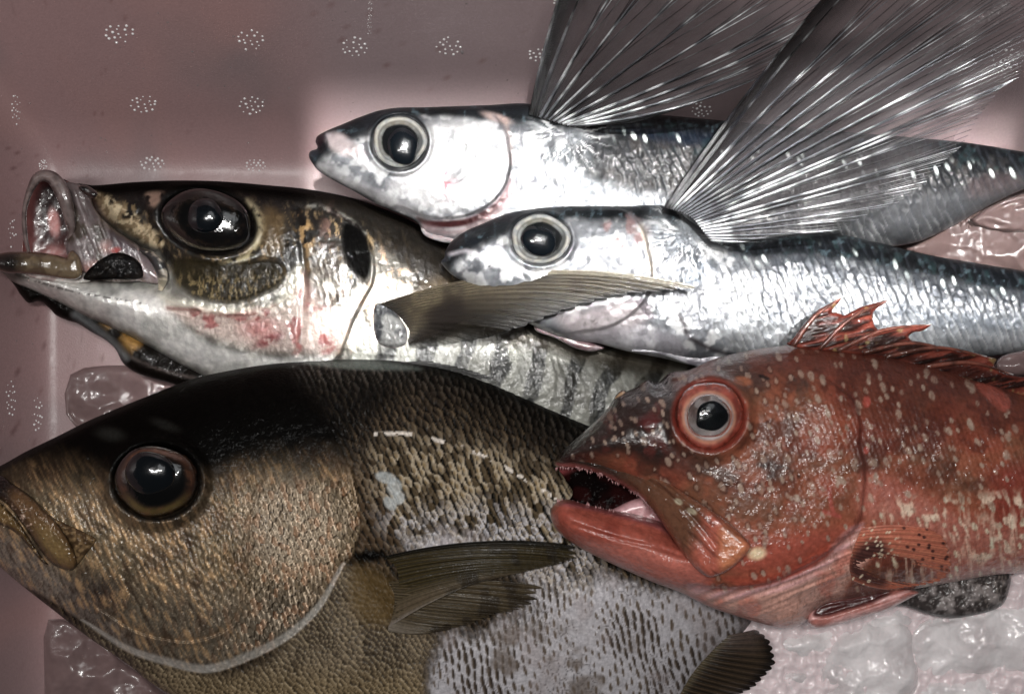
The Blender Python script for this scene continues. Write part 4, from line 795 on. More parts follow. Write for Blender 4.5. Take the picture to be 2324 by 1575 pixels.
def c_fly_eye(r, a, x, y):
    n = fbm(x, y, 12, 3, 3); c = np.tile(lin((124, 126, 126)), (len(x), 1)); c = mix(c, (92, 88, 80), sm(.4, .62, n) * .7); c = mix(c, (40, 42, 44), np.exp(-((r - .80) / .035) ** 2) * .5); c = mix(c, (164, 161, 152), np.exp(-((r - .88) / .06) ** 2) * .7 * sm(.3, .6, n)); wd = sm(.1, .9, np.cos(a - .5)); c = mix(c, (60, 62, 62), wd * sm(.62, .7, r) * (1 - sm(.78, .88, r)) * .8); c = mix(c, (90, 84, 70), sm(.5, 1, -np.sin(a)) * sm(.62, .68, r) * (1 - sm(.8, .9, r)) * .6); c = mix(c, (40, 42, 46), sm(.95, 1, r) * .9); c = mix(c, (24, 26, 28), (1 - sm(.62, .74, r))); return c
eye_of(fishA, 'eye', 907, 322, float(fa.z(907, 395)) - 6, 62, 59, 20, c_fly_eye, (913, 330), (37, 38), 12, 0, pshape=lambda a: 1 + .22 * np.exp(-((a - 1.15) / .5) ** 2) - .05 * np.cos(2 * a), pz=15)
eye_of(fishB, 'eye', 1227, 543, float(fb.z(1227, 605)) - 6, 68, 57, 20, c_fly_eye, (1222, 546), (41, 33), 12, 12, pshape=lambda a: 1 + .18 * np.exp(-((a - .9) / .5) ** 2), pz=15)
# gill flap and throat of the far one
pillow('throat_flap', [(955, 518), (965, 508), (1010, 512), (1060, 505), (1110, 480), (1150, 440), (1166, 420), (1160, 470), (1120, 520), (1070, 548), (1020, 552), (985, 545), (963, 534)], 222, 16, 24, 8, 2.6,
       lambda x, y, d, f: dict(col=mix(mix(mix(np.tile(lin((150, 138, 140)), (len(x), 1)), (112, 54, 54), (1 - sm(8, 30, np.abs(y - np.interp(x, [960, 1060, 1110, 1160], [508, 512, 492, 430])))) * .9 * sm(985, 1030, x)), (170, 164, 166), 1 - sm(0, 8, d)), (150, 118, 118), spot(x, y, 1000, 525, 26, 8, 10, .8) * .6), rough=.3, metal=.05, dz=4 * fbm(x, y, 10, 3, 4)), M['flesh'], fishA)
pillow('throat_flap', [(1212, 738), (1228, 742), (1262, 752), (1310, 768), (1350, 780), (1372, 790), (1340, 798), (1300, 788), (1262, 768), (1226, 756), (1214, 748)], 268, 12, 10, 8, 2.4, simple((150, 134, 138), (124, 98, 102), 14, 5, ec=(90, 60, 64), ew=4), M['flesh'], fishB)
pillow('pelvic_fin', [(1430, 796), (1500, 806), (1560, 826), (1640, 846), (1700, 860), (1640, 806), (1600, 790), (1567, 768), (1520, 784), (1470, 790)], 300, 9, 12, 5, 2.4, simple((168, 166, 172), (130, 126, 134), 16, 6, metal=.2), M['silver'], fishB)

ray = skin_mat('fin_ray', .04, 900, .25, .2, wet=.05, wscale=300)
def wing(root, body, base, tips, zbase, ztip, lead_n, ns, bowf, amem, branch=.5, seedn=1):
    """membrane plus one mesh per ray; tips: list of (x, y, z)"""
    rr = random.Random(seedn); n = len(tips)
    B = cr(base, 8, False); L = np.concatenate([[0], np.cumsum(np.linalg.norm(B[1:] - B[:-1], axis=1))]); L /= L[-1]
    bs = [(float(np.interp(i / (n - 1.), L, B[:, 0])), float(np.interp(i / (n - 1.), L, B[:, 1])), float(np.interp(i / (n - 1.), np.linspace(0, 1, len(zbase)), zbase))) for i in range(n)]
    def pt(i, t):
        b = bs[i]; e = tips[i]; dx, dy = e[0] - b[0], e[1] - b[1]; bw = bowf(i / (n - 1.))
        k = 4 * t * (1 - t) * bw
        return (b[0] + dx * t - dy * k, b[1] + dy * t + dx * k, b[2] + (e[2] - b[2]) * t + 30 * math.sin(math.pi * t) * (.3 + .7 * i / n))
    # membrane
    nt = 120; sub = 10; cols = (n - 1) * sub + 1; PX = np.zeros((nt, cols)); PY = PX.copy(); PZ = PX.copy(); SS = PX.copy()
    for q in range(cols):
        i = min(q // sub, n - 2); fr = q / sub - i
        for k in range(nt):
            t = k / (nt - 1.); scal = 1 - .06 * math.sin(math.pi * fr) * t ** 3
            a = pt(i, t * scal); b = pt(i + 1, t * scal); PX[k, q] = a[0] * (1 - fr) + b[0] * fr; PY[k, q] = a[1] * (1 - fr) + b[1] * fr
            PZ[k, q] = a[2] * (1 - fr) + b[2] * fr - 3.5 * math.sin(math.pi * fr) * min(1, t * 3); SS[k, q] = fr
    T = np.repeat(np.linspace(0, 1, nt)[:, None], cols, 1); Q = np.repeat((np.arange(cols) / (cols - 1.))[None], nt, 0)
    x, y, s_, t, q = PX.ravel(), PY.ravel(), SS.ravel(), T.ravel(), Q.ravel()
    c = np.tile(lin((96, 91, 94)), (len(x), 1)); f_ = .5 - .5 * np.cos(2 * np.pi * s_ * 3); c = mix(c, (140, 138, 138), f_ * .2); c = mix(c, (30, 28, 28), (1 - sm(.02, .16, q)) * .8); c = mix(c, (30, 30, 34), (1 - sm(.0, .25, t)) * .6)
    al = amem + .06 * f_ + .38 * (1 - sm(.05, .35, t)) + .65 * (1 - sm(.0, .13, q)) + .2 * (fbm(x, y, 60, 2, 5) - .5); al = al * (1 - .7 * sm(.8, 1, t) * (q > .3))
    V = np.concatenate([W(x, y, PZ.ravel()), W(x, y, PZ.ravel() - .8)]); i = np.arange(nt - 1)[:, None] * cols; j = np.arange(cols - 1)[None]
    F = np.stack([(i + j).ravel(), (i + j + 1).ravel(), (i + cols + j + 1).ravel(), (i + cols + j).ravel()], 1); K = nt * cols; F = np.concatenate([F[:, ::-1], F + K])
    col = np.concatenate([np.clip(c, 0, 1), np.clip(al, .05, 1)[:, None]], 1); prm = np.tile([[.3, .1, 1.]], (len(x), 1))
    m = mesh('wing_fin', V, F, M['fin'], root, np.concatenate([col, col]), np.concatenate([prm, prm]))
    def rayc(lead):
        def f(t, x, y, s):
            c = np.tile(lin((34, 33, 34) if lead else (112, 114, 120)), (len(x), 1)); c = mix(c, (226, 228, 230), sm(.46, .64, fbm(x, y, 40, 2, 3)) * (.7 if not lead else .25)); c = mix(c, (60, 60, 66), sm(.50, .64, fbm(x, y, 60, 2, 5)) * .6); return c  # white highlights painted along the rays by noise
        return f
    for i in range(n):
        w = rr.uniform(2.2, 3.0) * (1.3 if i < 3 else 1) * (.75 if i > n * .7 else 1)
        P = [pt(i, t) for t in np.linspace(0, 1, 14)]; P = [(p[0], p[1], p[2] + 2.2) for p in P]
        if i < 2: w *= 1.5
        r_ = tube('fin_ray', P, [w * 1.1, w, w * .75, w * .45, .6], [w * .9, w * .8, w * .6, .8, .4], ray, m, rayc(i < 2), nseg=7, n=3, metal=.0, rough=.35)
        P2 = [(p[0] + 4.5 * (1 - k / 14.), p[1] + 3.5 * (1 - k / 14.), p[2] - 2.5) for k, p in enumerate(P)]
        if i > 1: tube('fin_ray', P2, [w * .6, w * .6, w * .45, w * .3, .5], [1.2, 1.2, 1, .8, .4], ray, m, rayc(True), nseg=6, n=2, metal=.0, rough=.3)
        if i > 1 and branch:
            for sg, kk in ((-1, .33), (1, .33), (1, .5), (-1, .17), (1, .17)):
                t0 = rr.uniform(.12, .3) if kk == .5 else rr.uniform(.35, .6); P = []
                for t in np.linspace(t0, 1, 8):
                    a = pt(i, t); b = pt(min(i + 1, n - 1), t) if sg > 0 else pt(i - 1, t); k = kk * (min(1, (t - t0) / (1 - t0) * 1.6) if kk == .5 else (t - t0) / (1 - t0))
                    P.append((a[0] * (1 - k) + b[0] * k, a[1] * (1 - k) + b[1] * k, a[2] * (1 - k) + b[2] * k + 1.4))
                tube('fin_ray', P, [w * .4, w * .33, .6], [w * .35, .7, .4], ray, m, rayc(kk != .33 or sg < 0), nseg=5, n=2, metal=.0, rough=.4)
    return m
def q2(x, y): return (1113.2 + x * .5211, y * .5211)
def ext(p, base, k): return (base[0] + (p[0] - base[0]) * k, base[1] + (p[1] - base[1]) * k)
ba = q2(300, 520)
tA = [ext(q2(352, 0), ba, 1.5), ext(q2(430, 0), ba, 1.5), ext(q2(545, 0), ba, 1.48), ext(q2(650, 0), ba, 1.45), ext(q2(800, 0), ba, 1.4), ext(q2(960, 0), ba, 1.32), ext(q2(1160, 0), ba, 1.22), q2(1440, 10), q2(1400, 100), q2(1290, 212), q2(1190, 330), q2(1070, 372), q2(965, 412), q2(860, 440), q2(760, 490)]
zt = np.interp(np.linspace(0, 1, len(tA)), [0, .3, .55, .8, 1], [720, 690, 600, 430, 330])
wing(fishA, fa, [(1204, 262), (1228, 268), (1250, 274), (1272, 280), (1296, 284), (1322, 282), (1350, 276)], [(p[0], p[1], float(z)) for p, z in zip(tA, zt)], [262, 275, 285, 290], 0, 2, 0, lambda s: -.02 + .09 * s, .20, seedn=4)
bb_ = q2(880, 980)
tB = [ext(q2(1470, 0), bb_, 1.12), ext(q2(1545, 0), bb_, 1.12), ext(q2(1720, 0), bb_, 1.15), ext(q2(1900, 0), bb_, 1.15), ext(q2(2050, 0), bb_, 1.15), ext(q2(2210, 0), bb_, 1.1), q2(2360, 20), q2(2400, 110), q2(2390, 210), q2(2300, 338), q2(2225, 385), q2(2140, 490), q2(2050, 640), q2(1990, 690), q2(1900, 790), q2(1780, 880), q2(1640, 935), q2(1530, 1000), q2(1290, 1032), q2(1160, 1052)]
zt = np.interp(np.linspace(0, 1, len(tB)), [0, .3, .55, .75, 1], [740, 740, 640, 480, 385])
wing(fishB, fb, [(1513, 472), (1535, 478), (1556, 486), (1574, 498), (1586, 512), (1598, 528), (1612, 545)], [(p[0], p[1], float(z)) for p, z in zip(tB, zt)], [345, 360, 365, 368], 0, 2, 0, lambda s: -.015 + .03 * s, .20, seedn=9)

# ================================================================== the red grouper
red = empty('grouper', (1900, 1080, 120), 'red speckled fish with open mouth and spiny back fin at the lower right', 'fish')
R_TOP = [(1262, 1048), (1268, 1032), (1300, 1002), (1345, 962), (1380, 926), (1398, 900), (1440, 880), (1470, 862), (1492, 868), (1520, 846), (1562, 840), (1620, 815), (1700, 795), (1770, 785), (1830, 779), (1900, 785), (2000, 797), (2100, 818), (2200, 848), (2300, 880), (2420, 930)]
R_OUT = R_TOP + [(2520, 1010), (2520, 1200), (2420, 1280), (2330, 1298), (2250, 1305), (2155, 1322), (2066, 1338), (1990, 1350), (1930, 1360), (1880, 1368), (1846, 1388), (1824, 1412), (1796, 1423), (1764, 1423), (1686, 1402), (1608, 1376), (1546, 1345), (1478, 1319), (1374, 1272), (1311, 1240), (1264, 1204), (1250, 1172), (1256, 1146), (1282, 1133), (1322, 1142), (1384, 1157), (1440, 1166), (1510, 1188), (1545, 1215), (1530, 1180), (1490, 1140), (1452, 1110), (1405, 1082), (1363, 1064), (1311, 1052), (1275, 1054)]
R_OE = [(1930, 900), (1952, 960), (1950, 1010), (1962, 1060), (1960, 1120), (1947, 1188), (1895, 1240), (1842, 1277), (1738, 1324), (1634, 1334), (1556, 1329)]
def p_red(x, y, d, f):
    e = y - yat(x, R_TOP); N = len(x); nz = fbm(x, y, 55, 4, 301); n2 = fbm(x, y, 190, 3, 302); n3 = fbm(x, y, 12, 3, 303)
    c = np.tile(lin((134, 84, 62)), (N, 1)); c = mix(c, (110, 80, 60), sm(.42, .62, nz) * .8); c = mix(c, (146, 76, 58), sm(.5, .7, fbm(x, y, 90, 3, 5)) * .7); c = mix(c, (60, 36, 32), sm(.50, .66, fbm(x, y, 46, 4, 321)) * .55 * sm(1180, 1060, y)); c = mix(c, (88, 50, 44), sm(.45, .6, n2) * sm(1800, 2000, x) * .7)
    c = mix(c, (64, 48, 44), reg(x, y, [(1400, 940), (1540, 1000), (1640, 1050), (1780, 1040), (1760, 1100), (1600, 1090), (1440, 1040)], 30) * sm(.35, .6, nz) * .7); c = mix(c, (96, 58, 50), (1 - sm(30, 120, e + 40 * (nz - .5))) * .75)
    hd = reg(x, y, [(1255, 1040), (1340, 950), (1400, 890), (1520, 850), (1540, 930), (1530, 1010), (1500, 1050), (1400, 1030)], 22); c = mix(c, (44, 32, 28), hd * .95); c = mix(c, (104, 44, 38), hd * sm(.52, .66, nz) * .6); c = mix(c, (26, 22, 20), (1 - sm(20, 70, x - 1255 + (y - 1040) * .2)) * .8)
    c = mix(c, (76, 60, 56), reg(x, y, [(1600, 830), (1760, 800), (1850, 830), (1860, 880), (1740, 880), (1640, 850)], 20) * sm(.4, .6, nz) * .8)
    c = mix(c, (168, 84, 52), reg(x, y, [(1830, 930), (1960, 950), (1900, 1030), (1820, 1000)], 40) * .35)
    c = mix(c, (172, 82, 66), reg(x, y, [(1560, 1160), (1700, 1220), (1860, 1200), (1930, 1200), (1800, 1290), (1680, 1300), (1640, 1280)], 30) * .8)
    c = mix(c, (200, 120, 104), reg(x, y, [(1970, 1080), (2080, 1120), (2200, 1180), (2324, 1190), (2450, 1200), (2400, 1300), (2150, 1330), (2060, 1200), (1960, 1170)], 30) * .75)
    rb2 = streak(x, y, 84, 40, 8, 3, 9); c = mix(c, (126, 52, 46), sm(2200, 2290, x) * reg(x, y, [(2150, 1080), (2400, 1060), (2400, 1190), (2200, 1170)], 30) * .7)
    c = mix(c, (228, 190, 166), sm(.5, .75, rb2) * sm(1120, 1200, y) * sm(1960, 2040, x) * .6)
    # lower jaw and throat
    lj = reg(x, y, [(1240, 1150), (1300, 1135), (1400, 1165), (1560, 1200), (1620, 1320), (1540, 1350), (1400, 1290), (1280, 1225)], 8)
    c = mix(c, (164, 84, 68), lj); c = mix(c, (126, 58, 46), lj * reg(x, y, [(1255, 1160), (1330, 1170), (1430, 1200), (1400, 1240), (1300, 1200)], 24) * sm(.35, .6, nz) * .8); c = mix(c, (206, 116, 100), lj * reg(x, y, [(1330, 1230), (1480, 1250), (1600, 1300), (1600, 1340), (1480, 1310)], 16) * .8)
    c = mix(c, (190, 104, 108), near(x, y, C((1262, 1140), (1322, 1148), (1400, 1166), (1500, 1196), (1560, 1235)), 10) * .8)
    th = reg(x, y, [(1546, 1335), (1640, 1345), (1740, 1335), (1850, 1290), (1950, 1200), (1975, 1260), (1920, 1330), (1900, 1420), (1764, 1430), (1600, 1385)], 12)
    c = mix(c, (204, 152, 136), th); c = mix(c, (206, 110, 90), th * sm(.55, .7, nz) * .6); c = mix(c, (186, 84, 74), near(x, y, C((1560, 1350), (1650, 1398), (1764, 1424), (1850, 1424), (2000, 1385)), 16) * .7)
    fo = streak(x, y, -22, 200, 7, 2, 13); c = mix(c, (214, 160, 160), reg(x, y, [(1560, 1325), (1640, 1335), (1740, 1322), (1840, 1278), (1930, 1200), (1960, 1190), (1900, 1270), (1800, 1330), (1680, 1356), (1580, 1350)], 8) * (.4 + .6 * sm(.4, .6, fo)))
    c = mix(c, (196, 84, 60), reg(x, y, [(1640, 1310), (1740, 1305), (1830, 1260), (1880, 1230), (1880, 1260), (1790, 1310), (1690, 1330)], 8) * .8)
    # pale spots
    for k, (sx, sy, an, th_, dn) in enumerate(((21, 38, -20, .20, .50), (36, 64, -24, .18, .45), (19, 27, -10, .17, .22))):
        a, b = rot(x + 18 * (n2 - .5), y + 14 * (nz - .5), an, sx, sy); w_, idn = worley(a, b, 40 + k, .95)
        m = (1 - sm(th_ * .75, th_ * 1.15, w_ * (1 + .6 * (n3 - .5)))) * (idn < dn)
        reg_ok = (1 - lj) * (1 - th) * (1 - .6 * (1 - sm(0, 40, e)))
        if k == 2: reg_ok = reg_ok * spot(x, y, 1500, 1050, 190, 90, 30, .6)
        pc = mix(np.tile(lin((150, 144, 132)), (N, 1)), (224, 206, 176), sm(1080, 1250, y) * sm(1900, 2000, x))
        ring = np.exp(-((w_ - th_ * 1.35) / (th_ * .3)) ** 2) * (idn < dn); c = mix(c, (56, 34, 30), ring * reg_ok * .5 * (1 - sm(1700, 1900, x)))
        c = mix(c, pc, m * reg_ok * (.45 + .4 * idn / dn))
    big = sm(.62, .72, fbm(*rot(x, y, -20, 1, 2.1), 15, 2, 91)) * reg(x, y, [(1960, 1150), (2150, 1130), (2324, 1120), (2450, 1150), (2450, 1260), (2250, 1290), (2160, 1220)], 20); c = mix(c, (224, 196, 172), big * .8)
    c = mix(c, (222, 186, 148), spot(x, y, 1718, 1256, 20, 14, -10, .4))
    c = mix(c, (166, 86, 72), reg(x, y, [(2215, 872), (2250, 875), (2290, 905), (2286, 932), (2262, 925), (2238, 900)], 5) * .95)
    c = mix(c, (206, 90, 78), spot(x, y, 1967, 912, 8, 12, 0) * .7 + spot(x, y, 1966, 1022, 6, 8, 0) * .7)
    c = mix(c, (22, 16, 16), spot(x, y, 1734, 856, 14, 4, 20)); c = mix(c, (150, 96, 68), spot(x, y, 1686, 865, 20, 10, 10, .4))
    c = mix(c, (52, 30, 26), near(x, y, C((1728, 1056), (1770, 1060), (1830, 1090)), 12) * sm(.4, .55, n3) * .8)
    c = mix(c, (110, 60, 40), (streak(x, y, 78, 14, 3.2, 2, 71) > .62) * sm(1600, 1900, x) * .35)
    oe = C(*R_OE); do = pline(x, y, oe)[0]; c = mix(c, (96, 50, 50), (1 - sm(2, 14, do + 8 * (n3 - .5))) * .4)
    c = mix(c, (196, 84, 76), near(x, y, C((1882, 1110), (1890, 1160), (1905, 1172), (1870, 1160)), 7) * .7)
    # relief
    inop = reg(x, y, R_OE + [(1500, 1400), (1200, 1200), (1300, 900), (1700, 780)], 3)
    c = np.clip(c * (1 + np.array([.50, .16, .06])[None] * (1 - sm(.18, .5, c[:, 0]))[:, None]), 0, 1)
    dz = 9 * inop * (1 - sm(40, 140, do)) + 5 * (nz - .5) + 2.4 * (n3 - .5)
    a, b = rot(x, y, -20, 11, 13); t1, e1, i1, q1 = scales(a, b); dz = dz + 2.0 * t1 * sm(0, .2, e1) * sm(1650, 1900, x) * (1 - th)
    dz = dz + 14 * (fo - .5) * np.maximum(th, reg(x, y, [(1560, 1325), (1740, 1322), (1930, 1200), (1960, 1190), (1900, 1270), (1800, 1340), (1580, 1360)], 14)) + 5 * reg(x, y, [(1400, 1100), (1600, 1080), (1780, 1070), (1880, 1110), (1885, 1170), (1850, 1240), (1740, 1290), (1500, 1300)], 26)
    dz = dz + 8 * near(x, y, C((1262, 1140), (1322, 1150), (1400, 1168), (1500, 1198)), 14) - 5 * near(x, y, C((1300, 1190), (1400, 1222), (1500, 1245), (1570, 1270)), 8)
    re = ell(x, y, 1611, 943, 80, 80); dz = dz + 16 * np.exp(-((re - 1.10) / .16) ** 2) - 30 * (1 - sm(.75, 1.0, re))
    c = mix(c, (150, 56, 44), np.exp(-((re - 1.0) / .10) ** 2) * .8)
    dz = dz - 16 * reg(x, y, [(1832, 1226), (1848, 1200), (1880, 1196), (1950, 1186), (2010, 1172), (2070, 1150), (2000, 1190), (1930, 1215), (1860, 1234)], 4) * 0
    dz = dz + 7 * spot(x, y, 1487, 872, 18, 10, 30) + 6 * spot(x, y, 1545, 850, 26, 8, -20) + 6 * spot(x, y, 1470, 960, 22, 14, 0, .7)
    c = mix(c, (120, 30, 34), spot(x, y, 1472, 956, 24, 15, 0, .5) * .6)
    return dict(col=c, rough=.34 + .14 * nz, metal=0 * x, dz=dz, coat=np.clip(.55 + .6 * hd + .8 * (nz - .4), 0, 1.2))
zR = lambda x, y: 425 - .065 * (np.asarray(x, float) - 1250) + 0 * y
rbod = pillow('body', R_OUT, zR, 175, 230, 120, 2.8, p_red, M['red'], red)
def c_red_eye(r, a, x, y):
    n = fbm(x, y, 12, 3, 3); an = streak(x, y, 30, 30, 4, 2, 4); c = np.tile(lin((186, 86, 68)), (len(x), 1)); c = mix(c, (136, 56, 46), sm(.45, .6, n) * .7); c = mix(c, (218, 136, 112), np.exp(-((r - .80) / .05) ** 2) * .8 * sm(-.3, .6, np.cos(a - 2.4)))
    q = np.hypot((x - 1609) / 57., (y - 946) / 55.); c = mix(c, (170, 160, 158), (1 - sm(.92, 1.04, q))); c = mix(c, (112, 84, 76), (1 - sm(.9, 1, q)) * sm(.42, .6, fbm(x, y, 18, 3, 9)) * .8 * sm(980, 930, y)); c = mix(c, (200, 190, 188), (1 - sm(.9, 1, q)) * spot(x, y, 1625, 985, 30, 14, -20, .6) * .8)
    c = mix(c, (206, 150, 120), np.exp(-((q - 1.03) / .06) ** 2) * .7); return c
re_ = eye_of(red, 'eye', 1611, 943, float(rbod.z(1611, 1040)) - 16, 76, 77, 44, c_red_eye, (1616, 944), (35, 37), 6, 0, pz=43, pshape=lambda a: 1 + .05 * np.cos(2 * a) + .12 * np.exp(-((a - 2.6) / .3) ** 2), power=.55)
dome('cornea', 1609, 945, float(rbod.z(1611, 1040)) + 16, 52, 50, 30, plain('cornea', (240, 240, 240), .02, trans=1., ior=1.12, coat=1.), re_, power=.5, depth=1)
dome('eye', 1406, 908, 424, 26, 13, 22, M['eye'], red, lambda r, a, x, y: mix(np.tile(lin((186, 148, 112)), (len(x), 1)), (84, 56, 42), sm(.75, 1, r)), ang=-58, depth=14)
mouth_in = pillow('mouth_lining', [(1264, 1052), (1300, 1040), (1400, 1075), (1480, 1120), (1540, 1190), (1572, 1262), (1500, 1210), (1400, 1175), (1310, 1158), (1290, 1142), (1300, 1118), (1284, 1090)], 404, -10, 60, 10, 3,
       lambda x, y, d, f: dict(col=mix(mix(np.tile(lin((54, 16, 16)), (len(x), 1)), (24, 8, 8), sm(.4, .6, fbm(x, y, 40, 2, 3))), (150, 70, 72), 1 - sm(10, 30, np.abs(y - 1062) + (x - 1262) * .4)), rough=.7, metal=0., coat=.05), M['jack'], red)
pillow('tongue', [(1372, 1168), (1400, 1150), (1440, 1132), (1480, 1124), (1520, 1150), (1548, 1200), (1575, 1260), (1520, 1230), (1450, 1192)], 396, 20, 30, 20, 3, lambda x, y, d, f: dict(col=mix(mix(np.tile(lin((196, 140, 144)), (len(x), 1)), (140, 60, 60), sm(1460, 1540, x)), (216, 176, 180), spot(x, y, 1430, 1152, 30, 10, -20, .8) * .6), rough=.25, metal=0., dz=3 * fbm(x, y, 20, 2, 3)), M['flesh'], red)
def maxr(x, y, d, f):
    n = fbm(x, y, 34, 4, 15); s_ = streak(x, y, 42, 60, 6, 2, 6); c = np.tile(lin((124, 80, 56)), (len(x), 1)); c = mix(c, (60, 42, 34), (1 - sm(1330, 1520, x + 40 * (n - .5)))); c = mix(c, (186, 96, 76), sm(1560, 1620, x + .4 * (y - 1200) + 30 * (n - .5))); c = mix(c, (206, 128, 84), reg(x, y, [(1640, 1190), (1700, 1238), (1676, 1276), (1640, 1296), (1632, 1250)], 14) * .8)
    c = mix(c, (150, 84, 56), near(x, y, C((1405, 1037), (1478, 1069), (1556, 1121), (1634, 1173), (1690, 1220)), 12) * .7); c = mix(c, (178, 166, 140), spot(x, y, 1540, 1138, 10, 6, 30) + spot(x, y, 1570, 1160, 12, 6, 30)); c = mix(c, (50, 20, 20), (1 - sm(0, 5, d)) * .5); c = mix(c, (70, 34, 26), sm(.6, .7, s_) * .4)
    c = mix(c, (176, 96, 92), near(x, y, C((1264, 1056), (1311, 1060), (1363, 1076), (1420, 1104), (1460, 1134)), 10) * .8); return dict(col=c, rough=.26, metal=0., dz=5 * (n - .5) - 7 * near(x, y, C((1420, 1060), (1500, 1110), (1570, 1170), (1625, 1240)), 10))
pillow('upper_lip', [(1258, 1054), (1262, 1038), (1276, 1024), (1300, 1014), (1336, 1015), (1372, 1026), (1408, 1038), (1478, 1068), (1556, 1118), (1634, 1170), (1690, 1218), (1705, 1240), (1698, 1254), (1676, 1277), (1650, 1296), (1630, 1305), (1612, 1310), (1596, 1304), (1580, 1292), (1556, 1266), (1525, 1220), (1488, 1168), (1452, 1128), (1405, 1098), (1363, 1077), (1311, 1063), (1275, 1062)], lambda x, y: np.interp(x, [1258, 1400, 1480, 1560, 1640, 1720], [430, 442, 486, 530, 562, 580]) + 0 * y, 24, 22, 30, 2.3, maxr, M['red'], red)
# rows of tiny teeth
rt = random.Random(8); tv, tf = [], []
def tooth(px, py, pz, dx, dy, dz, l, r):
    b = len(tv); dn = math.sqrt(dx * dx + dy * dy + dz * dz)
    for k in range(5): a = 2 * math.pi * k / 5; tv.append(tuple(W(px + r * math.cos(a), py + r * .6 * math.sin(a), pz + r * math.sin(a))))
    tv.append(tuple(W(px + dx / dn * l, py + dy / dn * l, pz + dz / dn * l)))
    for k in range(5): tf.append([b + k, b + (k + 1) % 5, b + 5])
up_c = C((1266, 1060), (1311, 1062), (1363, 1077), (1405, 1098), (1452, 1127), (1480, 1158)); lo_c = C((1266, 1138), (1322, 1145), (1384, 1160), (1440, 1172), (1500, 1196))
for cur, sg, n, z in ((up_c, 1, 90, 444), (lo_c, -1, 90, 432)):
    for k in range(n):
        q = cur[min(int(rt.random() * len(cur)), len(cur) - 1)]; w_ = rt.uniform(-5, 5); tooth(q[0] + rt.uniform(-5, 5), q[1] + w_ * .7 - sg * 1, z + rt.uniform(-8, 10), rt.uniform(-.3, .3), sg, .2, rt.uniform(4, 9), 1.9)
mesh('teeth', tv, tf, plain('tooth', (196, 150, 150), .2, coat=1.), red)
# pectoral fin
def c_rpec(x, y, s, t, rp):
    n = fbm(x, y, 14, 3, 5); c = np.tile(lin((190, 104, 80)), (len(x), 1)); c = mix(c, (206, 128, 96), rp * .5); c = mix(c, (74, 44, 46), reg(x, y, [(1950, 1240), (2000, 1225), (2020, 1270), (2010, 1330), (1950, 1320), (1925, 1290)], 14) * .85)
    a, b = rot(x, y, -50, 17, 9); w_, i_ = worley(a, b, 5); c = mix(c, (206, 186, 160), (1 - sm(.2, .3, w_)) * (i_ > .5) * (1 - sm(.4, .5, t)) * .9); a, b = rot(x, y, 20, 15, 13); w_, i_ = worley(a, b, 9); c = mix(c, (52, 30, 40), (1 - sm(.22, .34, w_)) * (i_ > .5) * sm(.45, .55, t) * (1 - sm(.35, .6, s)) * .8)
    c = mix(c, (200, 120, 100), (1 - sm(.0, .08, s)) * .7); c = mix(c, (110, 56, 46), sm(.97, 1, t) * .5); return dict(col=c, rough=.35, alpha=1 - .15 * sm(.6, 1, t))
rz = lambda k: (lambda x, y: rbod.z(x, y) + k)
fan('pectoral_fin', [(1956, 1198), (1944, 1225), (1934, 1255), (1928, 1285), (1935, 1318)], [(2104, 1198), (2140, 1216), (2156, 1250), (2160, 1285), (2150, 1310), (2105, 1326), (2010, 1338)], rz(3), rz(7), lambda s: -.05 + .10 * s, 17, M['fin'], red, c_rpec, jag=.04, ridge=2.5, lift=4)
# pelvic fin with its dark hollow
def pelv(x, y, d, f):
    n = streak(x, y, -18, 60, 7, 3, 4); c = np.tile(lin((186, 116, 106)), (len(x), 1)); c = mix(c, (216, 166, 162), sm(.45, .65, n) * .8); c = mix(c, (92, 26, 24), reg(x, y, [(1846, 1395), (1860, 1372), (1900, 1362), (1960, 1352), (2030, 1336), (1990, 1362), (1920, 1384), (1870, 1398)], 5)); return dict(col=c, rough=.3, metal=0., dz=4 * (n - .5) - 12 * reg(x, y, [(1846, 1395), (1860, 1372), (1900, 1362), (1960, 1352), (2030, 1336), (1990, 1362), (1920, 1384), (1870, 1398)], 6))
pillow('pelvic_fin', [(1832, 1406), (1845, 1380), (1870, 1364), (1930, 1352), (1990, 1340), (2050, 1336), (2085, 1344), (2060, 1360), (2010, 1384), (1950, 1402), (1890, 1420), (1850, 1424)], lambda x, y: 388 + 0 * x, 26, 22, 30, 2.4, pelv, M['red'], red)
